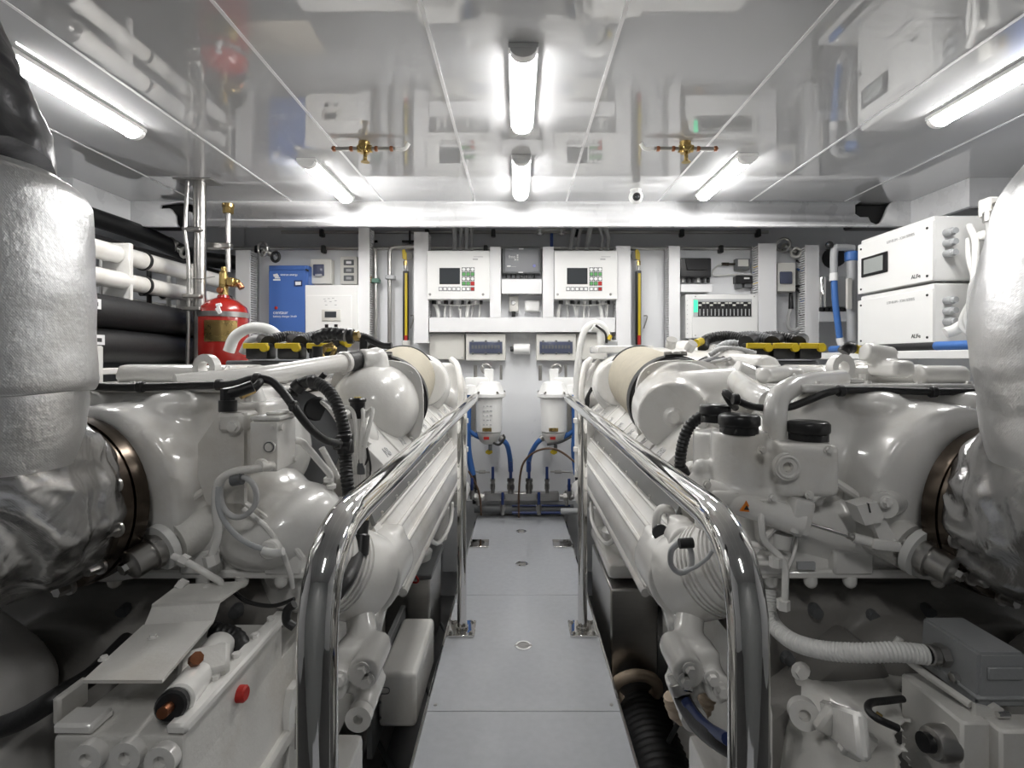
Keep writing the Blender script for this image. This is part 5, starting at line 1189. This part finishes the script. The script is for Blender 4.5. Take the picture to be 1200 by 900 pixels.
# breather with black cap, rods
obj('breather_tube', B().cyl(P(419, 565, 1.42), P(419, 490, 1.42), 0.026, seg=20).cyl(P(419, 525, 1.42), P(432, 515, 1.42), 0.014), ENG, t)
obj('breather_cap', B().cyl(P(419, 491, 1.42), P(419, 470, 1.42), 0.018, 0.021, 20).cyl(P(419, 472, 1.42), P(419, 466, 1.42), 0.024, seg=16, bev=0.004), BLACK, t)
obj('cap_mark', B().cyl(P(419, 466, 1.42), P(419, 465.3, 1.42), 0.010, seg=14), YEL, t)
obj('thin_black_cable', B().tube([P(425, 522, 1.38), P(420, 535, 1.38), P(424, 547, 1.38), P(431, 538, 1.38), P(430, 525, 1.38), P(434, 545, 1.4), P(434, 565, 1.42)], 0.003, 8), RUB, t)
obj('link_rod', B().tube([P(346, 516, 1.1), P(354, 517, 1.1), P(388, 557, 1.15), P(386, 590, 1.17)], 0.0075, 10, fil=0.01), ENG, t)
obj('link_rod', B().tube([P(377, 525, 1.3), P(396, 560, 1.33)], 0.008, 10), ENG, t)
for x, y in ((385, 562), (388, 570), (385, 585)): obj('rod_joint', B().cyl(P(x, y-3, 1.15), P(x, y+3, 1.15), 0.011, seg=12, bev=0.002), ENG, t)
# dark drum put in as the gap's shade, and pump behind the junction box
obj('gap_shade', B().cyl(P(330, 520, 1.35), P(352, 520, 1.6), 0.15, 0.13, 32), DGREY, t)
obj('black_boss', B().cyl(P(372, 480, 1.45), P(372, 480, 1.38), 0.035, seg=18, bev=0.006), BLACK, t)
b = B(-1).cyl((0.60, 1.45, 0.86), (0.50, 1.55, 0.80), 0.10, 0.08).sph((0.52, 1.52, 0.84), (0.09, 0.10, 0.12)).cyl((0.47, 1.45, 0.70), (0.47, 1.45, 0.90), 0.03).cyl((0.55, 1.42, 0.95), (0.45, 1.5, 0.80), 0.022)
cast('pump_casting', b, ENG, t, 0.008, 4)
for k in range(5):
    obj('small_pipe', B(-1).tube([(0.58-0.03*k, 1.40+0.01*k, 1.0-0.02*k), (0.52-0.025*k, 1.38+0.01*k, 0.96), (0.47-0.01*k, 1.38, 0.86), (0.46-0.006*k, 1.4, 0.72)], 0.006, 8), ENG, t)
for k in range(4): obj('small_union', B(-1).cyl((0.50-0.02*k, 1.385, 0.70+0.03*k), (0.50-0.02*k, 1.385, 0.73+0.03*k), 0.012, seg=6), (ENG, DGREY)[k % 2], t)
# connectors behind dome
obj('loom_plug', B().tube([P(368, 398, 1.9), P(380, 392, 1.9), P(392, 391, 1.9), P(405, 393, 1.9)], 0.024, 12, cor=0.08, per=0.02), BLACK, t)
obj('loom_plug', B().cyl(P(407, 394, 1.85), P(415, 394, 1.85), 0.028, seg=14, bev=0.004).cyl(P(426, 396, 1.85), P(426, 418, 1.85), 0.014).tube([P(424, 394, 1.85), P(436, 399, 1.85), P(448, 405, 1.85), P(459, 405, 1.85)], 0.012, 10), BLACK, t)
obj('brass_fitting', B().cyl(P(415, 394, 1.85), P(421, 393, 1.85), 0.018, seg=8), BRASS, t)
obj('wire_nest', B().tube([P(378, 412, 1.7), P(384, 405, 1.7), P(392, 409, 1.7), P(388, 418, 1.7), P(380, 420, 1.7), P(376, 410, 1.7), P(390, 403, 1.7)], 0.008, 8), BRASS, t)
obj('black_boss', B().cyl(P(372, 424, 1.65), P(372, 406, 1.65), 0.016, seg=10), BLACK, t)
obj('white_loop_hose', B().tube([P(268, 412, 2.3), P(276, 394, 2.3), P(296, 384, 2.3), P(318, 388, 2.3), P(330, 402, 2.3)], 0.024, 12), CABW, t)
obj('white_loop_hose', B().tube([P(284, 414, 2.2), P(292, 400, 2.2), P(305, 397, 2.2), P(316, 410, 2.2)], 0.016, 10), CABG, t)

# ---- lower left foreground
t = thing('gearbox_actuator', 'white gear selector unit with red plug at the lower left under a bent plate', 'actuator', (-0.55, 0.8, 0.3))
obj('case', B().bx(-0.655, -0.475, 0.70, 1.00, 0.25, 0.585, 0.008, 2), ENG2, t, wn=True)
obj('case_lid', B().bx(-0.500, -0.470, 0.70, 1.02, 0.585, 0.600, 0.004).bx(-0.655, -0.60, 0.70, 0.74, 0.585, 0.60, 0.004), ENG, t)
obj('lower_case', B().prism([(-0.66, 0.72, 0.2), (-0.47, 0.72, 0.2), (-0.465, 0.72, 0.38), (-0.475, 0.72, 0.52), (-0.66, 0.72, 0.52)], (0, 0.45, 0)).bx(-0.475, -0.452, 0.7, 1.0, 0.36, 0.39, 0.006), ENG2, t)
p = P(217, 790, 0.78)
sol = obj('solenoid', B().cyl(P(207, 822, 0.73), P(232, 792, 0.80), 0.023, seg=24, bev=0.003).cyl(P(232, 792, 0.81), P(258, 757, 0.90), 0.026, seg=24, bev=0.003), ENG, t)
obj('black_end', B().cyl(P(199, 829, 0.715), P(208, 819, 0.74), 0.021, seg=20, bev=0.003), BLACK, sol)
obj('copper_tip', B().cyl(P(190, 836, 0.70), P(198, 829, 0.715), 0.008, seg=10), COPPER, sol)
obj('solenoid_strap', B().box(P(240, 783, 0.82), (0.07, 0.05, 0.05), (0.5, 0, 0.5), 0.006), ENG2, sol)
obj('rust_patch_nut', B().cyl(P(228, 774, 0.79), P(231, 771, 0.785), 0.010, seg=8), COPPER, sol)
p = Vector((-0.475, 0.84, 0.555)); q = P(268, 813, 0.84)
obj('red_plug', B().cyl((-0.478, q.y, q.z), (-0.462, q.y, q.z), 0.013, seg=14, bev=0.003), REDB, t)
for k in range(5): obj('case_bolt', B().cyl((-0.49, 0.74+k*0.06, 0.598), (-0.49, 0.74+k*0.06, 0.607), 0.007, seg=6), ENG, t)
for x, y in ((155, 880), (195, 885), (110, 882)):
    p = P(x, y, 0.70); obj('round_port', B().ring(p+Vector((0, 0.0, 0)), (0, -1, 0), 0.009, 0.021, 0.014, 24).cyl(p, p-Vector((0, 0.004, 0)), 0.010), ENG, t)
t = thing('bent_plate', 'flat white bent sheet bracket at the lower left', 'bracket', (-0.58, 0.8, 0.64))
fr = [P(97, 801, 0.72), P(190, 801, 0.72), P(250, 732, 0.885), P(168, 738, 0.87)]
za = 0.644
pts = [Vector((v.x, v.y, za)) for v in fr]
obj('plate', B().prism(pts, (0, 0, 0.005)), ENG2, t)
b_ = [Vector((pts[3].x, pts[3].y, za)), Vector((pts[2].x, pts[2].y, za)), Vector((pts[2].x-0.0, pts[2].y+0.02, za+0.025)), Vector((pts[3].x, pts[3].y+0.02, za+0.025))]
obj('upturn', B().prism(b_, (0, 0.004, 0.004)).prism([b_[3], b_[2], b_[2]+Vector((0.012, 0.07, 0.004)), b_[3]+Vector((-0.0, 0.07, 0.004))], (0, 0, 0.005)), ENG2, t)
for x, y in ((163, 762), (140, 783)): obj('plate_screw', B().bolt(Vector((P(x, y, 0.80).x, P(x, y, 0.8).y-0.0+(0.03 if y < 770 else -0.03), za+0.005)), (0, 0, 1), 0.005, 0.005), ENG, t)
obj('plate_post', B().bx(-0.62, -0.58, 0.84, 0.88, 0.59, 0.644), BLOCK, t)
o = obj('black_hose', B().tube([P(-30, 862, 0.80), P(20, 845, 0.80), P(60, 822, 0.80), P(75, 812, 0.82), P(110, 790, 0.88), P(150, 750, 0.96)], 0.016, 14), RUB); tag(o, 'black rubber hose at the lower left edge', 'hose')
o = obj('black_hose', B().tube([P(248, 738, 0.92), P(275, 745, 0.92), P(287, 765, 0.90), P(292, 785, 0.90)], 0.014, 14, cor=0.06, per=0.01), RUB); tag(o, 'short black hose beside the bent plate at the lower left', 'hose')
obj('hose_strap', B().bx(P(70, 0, .79).x, P(80, 0, .79).x, 0.775, 0.83, P(0, 838, .8).z, P(0, 806, .8).z, 0.004), ENG2, t)
o = obj('black_cable', B().tube([P(270, 690, 0.98), P(290, 705, 0.98), P(320, 710, 0.98), P(345, 702, 0.98)], 0.004, 8), RUB); tag(o, 'thin black cable sagging under the left engine housing', 'cable')
o = obj('black_hook_hose', B().tube([P(345, 708, 0.95), P(337, 715, 0.95), P(336, 728, 0.95), P(345, 735, 0.95)], 0.008, 10), RUB); tag(o, 'short hooked black hose behind the left handrail bend', 'hose')

# engine feet with slotted lugs (both sides)
for s in (-1, 1):
    nm = 'left' if s < 0 else 'right'
    t = thing('mount_bracket', 'white engine foot with slotted lifting lug, lower %s behind the handrail' % nm, 'engine mount', (s*0.45, 1.0, 0.2))
    b = B(s)
    o_ = [(0.462, 0.98, 0.30), (0.462, 0.98, 0.43), (0.455, 1.0, 0.46), (0.44, 1.03, 0.46), (0.43, 1.05, 0.42), (0.43, 1.05, 0.30)]
    outer = [(0.98, 0.28), (0.98, 0.42), (1.0, 0.455), (1.03, 0.455), (1.055, 0.42), (1.06, 0.28)]
    inner = [(1.005, 0.33), (1.005, 0.41), (1.012, 0.42), (1.022, 0.42), (1.03, 0.41), (1.03, 0.33)]
    V = lambda l, a: [b.bm.verts.new((a, y, z)) for y, z in l]
    A0, A1, I0, I1 = V(outer, 0.47), V(outer, 0.455), V(inner, 0.47), V(inner, 0.455)
    for k in range(6):
        k2 = (k+1) % 6
        for f in ((A0[k], A0[k2], I0[k2], I0[k]), (A1[k], I1[k], I1[k2], A1[k2]), (A0[k], A1[k], A1[k2], A0[k2]), (I0[k], I0[k2], I1[k2], I1[k])): b.bm.faces.new(f)
    obj('slotted_lug', b, ENG, t)
    obj('foot_block', B(s).bx(0.36, 0.52, 0.92, 1.14, 0.16, 0.27, 0.012, 2), ENG, t, wn=True)
    obj('arm', B(s).box((0.58, 1.06, 0.40), (0.32, 0.10, 0.10), (0, -0.7, 0), 0.02, 2), BLOCK, t)
# ---------------------------------------------------------------- right engine only
t = ER
cast('scroll_casing', B().cyl((0.455, 1.56, 0.925), (0.50, 1.74, 0.935), 0.105, 0.130, 40).cyl((0.54, 1.72, 0.935), (0.55, 1.79, 0.94), 0.155, 0.155, 40).cyl((0.50, 1.66, 0.99), (0.82, 1.64, 1.0), 0.07, 0.085, 28).cyl((0.47, 1.66, 0.87), (0.56, 1.52, 0.78), 0.07, 0.06).cyl((0.52, 1.66, 0.93), (0.75, 1.64, 0.92), 0.10), ENG, t, 0.008, 3)
obj('scroll_face', B().lathe((0.455, 1.562, 0.925), (-0.2, -1, 0), [(-0.005, 0.100), (0.004, 0.100), (0.006, 0.094), (0.006, 0.03), (0.010, 0.026), (0.022, 0.018), (0.024, 0.008)], 40), ENG, t)
obj('scroll_nut', B().bolt((0.450, 1.545, 0.925), (-0.2, -1, 0), 0.009, 0.012), ENG, t)
for q in (1.2, 1.6): obj('clamp_fitting', B().cyl((0.53+0.16*math.cos(q), 1.82, 0.985+0.16*math.sin(q)), (0.53+0.19*math.cos(q), 1.80, 0.985+0.185*math.sin(q)), 0.018, seg=14), ENG, t)
# thick white coolant pipes on top
obj('coolant_pipe', B().tube([P(858, 440, 1.75), P(870, 452, 1.5), P(890, 466, 1.25), P(905, 473, 1.18)], 0.033, 18), ENG, t)
cp = [P(908, 520, 1.08), P(908, 490, 1.08), P(912, 467, 1.10), P(928, 454, 1.14), P(950, 448, 1.2), P(985, 444, 1.3)]
obj('bent_pipe', B().tube(cp, 0.0235, 20), ENG, t)
obj('white_pipe', B().cyl(P(862, 432, 1.62), P(882, 440, 1.62), 0.030, seg=20, bev=0.004).cyl(P(896, 444, 1.62), P(912, 446, 1.62), 0.032, seg=20, bev=0.004).cyl(P(912, 440, 1.6), P(960, 440, 1.6), 0.028), ENG, t)
obj('rubber_coupling', B().cyl(P(880, 440, 1.62), P(896, 445, 1.62), 0.036, seg=20, bev=0.004), RUB, t)
W = [P(862, 478, 1.14), P(855, 470, 1.12), P(850, 460, 1.12), P(862, 468, 1.10), P(885, 477, 1.10), P(920, 478, 1.10), P(945, 470, 1.10), P(970, 460, 1.09), P(990, 457, 1.09), P(1030, 457, 1.09), P(1090, 459, 1.09), P(1178, 459, 1.09)]
obj('black_loom', B().tube(W, 0.0080, 12), RUB, t)
for x, y in ((985, 458), (1093, 459), (862, 468)):
    p = P(x, y, 1.09); obj('cable_tie', B().cyl(p-Vector((0.007, 0, 0)), p+Vector((0.007, 0, 0)), 0.0125, seg=12, bev=0.002), RUB, t)
H = [P(838, 484, 1.2), P(822, 488, 1.2), P(808, 500, 1.2), P(800, 520, 1.2), P(797, 545, 1.2), P(800, 562, 1.2), P(812, 575, 1.2)]
obj('corrugated_hose', B().tube(H, 0.013, 14, 8, cor=0.09, per=0.009), RUB, t)
obj('hose_sleeve', B().cyl(P(797, 548, 1.2), P(808, 572, 1.2), 0.017, seg=12, bev=0.003), BLACK, t)
obj('white_sensor_tube', B().cyl(P(804, 545, 1.3), P(818, 568, 1.3), 0.024, seg=18, bev=0.004).cyl(P(818, 560, 1.28), P(830, 575, 1.28), 0.026, seg=18), ENG, t)
# filter housing with black screw caps
b = B()
def capbody(px, py0, py1, D, r, r2=None): b.cyl(P(px, py1, D), P(px, py0, D), r if r2 is None else r2, r, 28)
capbody(838, 505, 578, 1.16, 0.048); capbody(866, 505, 583, 1.08, 0.056); 
b.bx(P(905, 0, 1.03).x, P(975, 0, 1.03).x, 1.00, 1.13, P(0, 584, 1.0).z, P(0, 521, 1.0).z, 0.008)
b.bx(P(818, 0, 1.1).x, P(975, 0, 1.0).x, 1.02, 1.15, P(0, 590, 1.05).z, P(0, 572, 1.05).z, 0.006)
b.bx(P(890, 0, 1.05).x, P(912, 0, 1.05).x, 1.03, 1.12, P(0, 640, 1.05).z, P(0, 530, 1.05).z, 0.006)
b.cyl(P(814, 560, 1.12), P(830, 570, 1.08), 0.02).sph(P(822, 548, 1.1), (0.02, 0.02, 0.02))
cast('filter_housing', b, ENG, t, 0.006, 2)
for px, py, D, r in ((838, 487, 1.16, 0.034), (866, 500, 1.06, 0.041), (947, 508, 1.06, 0.041)):
    p = P(px, py, D)
    n_ = 44; b = B(); rr = []
    for z, k_ in ((0, 0.90), (0.004, 0.98), (0.006, 1.0), (0.020, 1.0), (0.024, 0.93), (0.026, 0.85)):
        rr.append([p+Vector((math.cos(2*PI*k/n_)*r*k_*(1.0 if k % 2 or z > 0.022 else 0.965), math.sin(2*PI*k/n_)*r*k_*(1.0 if k % 2 or z > 0.022 else 0.965), z)) for k in range(n_)])
    b.rings(rr); obj('screw_cap', b, BLACK, t)
    obj('cap_neck', B().cyl(p-Vector((0, 0, 0.014)), p, r*0.92, seg=28), BLACK, t)
p = P(920, 546, 1.0); obj('round_port', B().ring(p, (0, -1, 0), 0.010, 0.026, 0.012, 30).torus(p-Vector((0, 0.012, 0)), (0, 1, 0), 0.020, 0.003, 28), ENG, t)
b = B()
for x, y in ((893, 527), (970, 527), (862, 580), (948, 580), (828, 568), (905, 583)): b.bolt(P(x, y, 1.0 if x > 880 else 1.03), (0, -1, 0), 0.006, 0.008)
obj('housing_bolts', b, ENG, t)
# horizontal tube with warning triangle
a = P(828, 575, 1.06); c = P(940, 613, 1.005)
obj('cross_tube', B().cyl(a, c, 0.026, 0.028, 28), ENG, t)
obj('rod_block', B().box(P(934, 603, 1.01), (0.04, 0.05, 0.07), (0, 0.2, 0), 0.008, 2), ENG, t, wn=True)
m = a.lerp(c, 0.36)-Vector((0, 0.0295, 0))
tri = obj('warning_triangle', B().prism([m+Vector((-0.012, 0, -0.010)), m+Vector((0.012, 0, -0.012)), m+Vector((0.001, 0, 0.010))], (0, 0.004, 0)), ORANGE, t)
m2 = m-Vector((0, 0.0005, 0))
obj('hazard_figure', B().prism([m2+Vector((-0.005, 0, -0.007)), m2+Vector((0.006, 0, -0.008)), m2+Vector((0.001, 0, 0.002))], (0, 0.003, 0)), INK, tri)
# control rod and lever
obj('rod_gland', B().cyl(P(938, 611, 1.02), P(944, 613, 1.0), 0.014, seg=14, bev=0.002), DGREY, t)
obj('control_rod', B().cyl(P(942, 612, 1.0), P(998, 629, 0.975), 0.0038, seg=12), CHROME, t)
obj('rod_end', B().cyl(P(993, 627, 0.977), P(1000, 630, 0.975), 0.007, seg=6), STEEL, t)
obj('clevis', B().cyl(P(1000, 630, 0.975), P(1030, 638, 0.965), 0.0095, seg=12).box(P(1038, 639, 0.962), (0.055, 0.015, 0.020), (0, 0.12, 0), 0.006, 2), ENG, t)
obj('lever_arm', B().prism([P(1022, 612, 0.965), P(1036, 606, 0.965), P(1054, 640, 0.965), P(1044, 647, 0.965), P(1034, 640, 0.965)], (0, 0.012, 0)), ENG, t)
lc = obj('lever_clamp', B().prism([P(1004, 593, 0.95), P(1028, 588, 0.95), P(1036, 605, 0.95), P(1034, 612, 0.95), P(1014, 616, 0.95), P(1009, 604, 0.95)], (0, 0.035, 0)), ENG, t)
obj('clamp_slot', B().prism([P(1017, 590, 0.948), P(1018.5, 590, 0.948), P(1021, 601, 0.948), P(1019.5, 601, 0.948)], (0, 0.004, 0)), INK, lc)
obj('clamp_bolt', B().bolt(P(1037, 588, 0.95), (0.2, -1, 0), 0.008, 0.01), ENG, lc)
obj('shaft_boss', B().cyl(P(1035, 592, 0.96), P(1055, 582, 1.06), 0.024, 0.030, 20), ENG, t)
# thin white lines under the filter housing
for pts, r in (([P(892, 588, 1.02), P(892, 615, 1.0), P(897, 635, 1.0), P(918, 658, 0.99), P(920, 690, 0.98), P(919, 712, 0.98)], 0.0065),
               ([P(936, 622, 1.03), P(930, 650, 1.02), P(922, 668, 1.0)], 0.004),
               ([P(862, 632, 1.05), P(880, 637, 1.03), P(897, 642, 1.02)], 0.006), ([P(870, 655, 1.04), P(890, 660, 1.02), P(908, 660, 1.0)], 0.005)):
    obj('thin_line', B().tube(pts, r, 10), ENG, t)
for x, y, D in ((892, 590, 1.02), (918, 708, 0.98), (909, 658, 0.99), (918, 622, 1.04)):
    obj('line_union', B().cyl(P(x, y-5, D), P(x, y+6, D), 0.012, seg=6), ENG, t)
obj('banjo_boss', B().cyl(P(917, 625, 1.03), P(915, 642, 1.03), 0.020, 0.016, 18), ENG, t)
# loop handle, small valve and cable coil behind the rail
lp = [P(778, 650, 1.4), P(770, 625, 1.4), P(770, 605, 1.4), P(776, 596, 1.4), P(786, 600, 1.4), P(787, 615, 1.4)]
obj('loop_handle', B().tube(lp, 0.012, 12), ENG, t)
cast('thermostat', B().cyl(P(800, 630, 1.35), P(806, 640, 1.25), 0.05, 0.045, 24).cyl(P(795, 605, 1.35), P(795, 650, 1.35), 0.025), ENG, t, 0.006, 3)
obj('black_knob', B().cyl(P(774, 624, 1.39), P(774, 624, 1.36), 0.022, seg=16, bev=0.003), BLACK, t)
for k, m in ((0, GREYP), (1, CABG)):
    obj('cable_coil', B().tube([P(796+k, 634+k*2, 1.12), P(786+k*2, 645, 1.12), P(786+k, 662, 1.12), P(797, 672-k*2, 1.12), P(810-k, 664, 1.12), P(810-k, 645, 1.12), P(800, 636, 1.12)], 0.005, 10), m, t)
obj('cable_coil', B().tube([P(802, 670, 1.1), P(816, 664, 1.08), P(828, 655, 1.06), P(835, 645, 1.05)], 0.004, 10), GREYP, t)
obj('coil_strap', B().cyl(P(796, 637, 1.1), P(812, 636, 1.1), 0.011, seg=12), RUB, t)
# vertical hoses behind the filter
for k, (pts, r, m) in enumerate((([P(676, 470, 3.0), P(677, 430, 3.0), P(684, 390, 3.0), P(697, 379, 3.0), P(708, 384, 3.0), P(714, 402, 3.0)], 0.020, CABW),
                  ([P(694, 384, 2.98), P(703, 388, 2.98), P(705, 404, 2.98)], 0.022, CABW), ([P(698, 381, 2.95), P(709, 390, 2.95), P(711, 402, 2.95)], 0.007, RUB),
                  ([P(680, 480, 2.9), P(682, 455, 2.9), P(692, 435, 2.9), P(702, 422, 2.9)], 0.014, ENG), ([P(686, 490, 2.9), P(688, 470, 2.9), P(695, 455, 2.9)], 0.016, RUB))):
    obj('looped_hose', B().tube(pts, r, 12), m, t)
obj('plug_block', B().bx(P(708, 0, 3.0).x, P(722, 0, 3.0).x, 2.95, 3.05, P(0, 408, 3).z, P(0, 399, 3).z, 0.006), GREYP, t)
obj('yellow_clip', B().cyl(P(713, 398, 2.95), P(716, 393, 2.95), 0.012, seg=8), YEL, t)
obj('top_plate', B().bx(P(694, 0, 2.8).x, P(755, 0, 2.8).x, 2.6, 2.9, P(0, 414, 2.8).z, P(0, 406, 2.8).z, 0.006), ENG, t)
cast('top_duct', B().cyl(P(745, 422, 2.5), P(900, 445, 1.85), 0.07, 0.09, 24).cyl(P(800, 412, 2.6), P(860, 424, 2.0), 0.06), ENG, t, 0.012, 3)
obj('grommet_row', B().tube([P(838, 412, 2.1), P(848, 404, 2.1), P(860, 402, 2.1), P(872, 406, 2.1)], 0.014, 10, cor=0.1, per=0.014), GREYP, t)
obj('grommet_row', B().tube([P(832, 416, 2.0), P(845, 409, 2.0), P(865, 409, 2.0), P(885, 414, 2.0)], 0.010, 10, cor=0.1, per=0.014), CABG, t)
obj('sensor_plug', B().tube([P(988, 413, 1.6), P(992, 408, 1.6), P(1000, 408, 1.6)], 0.018, 10, cor=0.05, per=0.02), BLACK, t)
obj('yellow_band', B().cyl(P(1003, 409, 1.6), P(1012, 411, 1.6), 0.014, seg=12), YEL, t)
b = B().cyl(P(1012, 412, 1.55), P(1045, 418, 1.55), 0.03).bx(P(1035, 0, 1.5).x, P(1060, 0, 1.5).x, 1.45, 1.58, P(0, 442, 1.5).z, P(0, 422, 1.5).z, 0.01).sph(P(1000, 432, 1.7), (0.06, 0.06, 0.03)).cyl(P(1075, 440, 1.5), P(1130, 440, 1.5), 0.03)
cast('rail_casting', b, ENG, t, 0.007, 3)

# ---- lower right foreground
t = thing('terminal_housing', 'grey metal connector hood on white horned bracket at the lower right', 'connector', (0.75, 0.85, 0.5))
gb = B().prism([(0.700, 0.80, 0.555), (0.782, 0.80, 0.555), (0.778, 0.80, 0.640), (0.705, 0.80, 0.640)], (0, 0.115, 0))
bmesh.ops.bevel(gb.bm, geom=list(gb.bm.edges), offset=0.004, segments=2, affect='EDGES')
obj('hood', gb, GREYB, t, wn=True)
obj('hood_lip', B().bx(0.698, 0.786, 0.796, 0.918, 0.568, 0.574, 0.002).bx(0.715, 0.77, 0.796, 0.80, 0.60, 0.62, 0.002), GREYB, t)
g = Vector((0.700, 0.86, 0.603))
obj('nickel_gland', B().cyl(g, g-Vector((0.014, 0, 0)), 0.018, seg=6).cyl(g-Vector((0.014, 0, 0)), g-Vector((0.028, 0, -0.001)), 0.016, seg=20, bev=0.002), STEEL, t)
obj('nickel_gland', B().cyl(g+Vector((0, -0.025, -0.022)), g+Vector((-0.01, -0.025, -0.022)), 0.008, seg=6), CHROME, t)
obj('carrier', B().bx(0.700, 0.80, 0.76, 0.80, 0.40, 0.548, 0.004).bx(0.655, 0.70, 0.775, 0.90, 0.40, 0.55, 0.004), ENG2, t)
for x0, x1 in ((0.690, 0.730), (0.772, 0.81)):
    obj('horn', B().prism([(x0, 0.79, 0.54), (x1, 0.79, 0.54), (x1+0.003, 0.79, 0.560), (x1-0.006, 0.79, 0.566), (x1-0.016, 0.79, 0.560), (x0, 0.79, 0.566)], (0, 0.008, 0)), ENG2, t)
obj('side_horn', B().tube([(0.655, 0.90, 0.61), (0.650, 0.90, 0.595), (0.662, 0.88, 0.575), (0.69, 0.80, 0.560)], 0.006, 8), ENG2, t)
for x0, x1 in ((0.718, 0.735), (0.765, 0.775)): obj('latch_pin', B().cyl((x0, 0.785, 0.555), (x1, 0.785, 0.555), 0.005), CHROME, t)
sc_ = obj('speed_sensor', B().lathe((0.655, 0.80, 0.50), (-1, -0.1, 0.1), [(0, 0.026), (0.02, 0.026), (0.03, 0.022), (0.032, 0.015)], 24), STEEL, t)
obj('sensor_core', B().cyl((0.625, 0.797, 0.503), (0.612, 0.796, 0.505), 0.014), BLACK, sc_)
obj('sensor_lead', B().tube([P(1052, 853, 0.78), P(1030, 843, 0.78), P(1018, 833, 0.80), P(1020, 824, 0.82), P(1040, 821, 0.84), P(1058, 819, 0.86)], 0.0055, 10), RUB, t)
obj('yellow_marker', B().cyl(P(1025, 838, 0.79), P(1032, 843, 0.785), 0.0075, seg=12), BRASS, t)
t = thing('cable_conduit', 'white ribbed flexible conduit sweeping into the grey connector hood', 'conduit', (0.55, 0.95, 0.6))
cpts = [P(900, 690, 1.06), P(900, 714, 1.05), P(908, 734, 1.02), P(930, 752, 0.97), P(965, 762, 0.92), P(1010, 765, 0.88), P(1050, 764, 0.865), Vector((0.668, 0.86, 0.604))]
obj('conduit', B().tube(cpts, 0.0155, 20, 10, cor=0.055, per=0.0062), CABW, t)
obj('end_ring', B().cyl(Vector((0.662, 0.86, 0.603)), Vector((0.676, 0.86, 0.603)), 0.0135, seg=20), BLACK, t)
t = thing('lower_casting', 'broad off white casting block at the lower right under the conduit', 'casting', (0.6, 0.9, 0.2))
b = B()
b.prism([P(935, 790, 1.05), P(1065, 790, 1.02), P(1075, 850, 0.85), P(1100, 940, 0.70), P(930, 940, 0.95), P(925, 850, 1.0)], (0, 0.12, -0.05))
cast('body', b, ENG2, t, 0.009, 3)
obj('rib', B().box(P(985, 850, 0.87), (0.018, 0.30, 0.06), (-0.5, 0, -0.35), 0.006), ENG, t)
obj('pocket_frame', B().box(P(975, 845, 0.90), (0.05, 0.02, 0.05), (0.2, 0.5, 0.2), 0.005).box(P(1005, 872, 0.84), (0.05, 0.02, 0.05), (0.2, 0.5, 0.2), 0.005), ENG2, t)
p = P(940, 833, 0.95); obj('round_port', B().ring(p, (-0.3, -1, 0.2), 0.010, 0.026, 0.02, 28).cyl(p, p+Vector((0, -0.008, 0)), 0.012), ENG, t)
p = P(938, 786, 0.97); obj('lug_bolt', B().bolt(p, (0, -1, 0), 0.012, 0.01), ENG, t)
# clear hose elbow and blue hose on the right lower bracket
t = thing('black_blue_hose', 'black hose with blue stripe clamped to the lower right engine bracket', 'hose', tuple(P(800, 810, 1.1)))
obj('hose', B().tube([P(797, 808, 1.1), P(803, 825, 1.08), P(820, 850, 1.0), P(850, 872, 0.9), P(900, 892, 0.85)], 0.018, 16), RUB, t)
obj('blue_stripe', B().tube([P(803, 820, 1.06), P(810, 832, 1.04), P(826, 850, 0.97), P(852, 866, 0.875)], 0.010, 10), DBLUE, t)
obj('hose_clamp', B().cyl(P(795, 800, 1.1), P(800, 814, 1.09), 0.022, seg=20, bev=0.002), STEEL, t)
obj('clamp_screw', B().cyl(P(801, 806, 1.07), P(811, 808, 1.07), 0.006, seg=8), CHROME, t)
obj('hose_spigot', B().cyl(P(790, 788, 1.11), P(796, 802, 1.1), 0.017, seg=18), ENG, t)
t = thing('tan_hose', 'tan ribbed hose looping under the right engine bellows', 'hose', (0.42, 1.15, 0.25))
obj('hose', B().tube([P(830, 780, 1.2), P(828, 815, 1.2), P(815, 838, 1.2), P(795, 835, 1.2), P(788, 815, 1.2)], 0.022, 14, 8, cor=0.08, per=0.014), TAN, t)
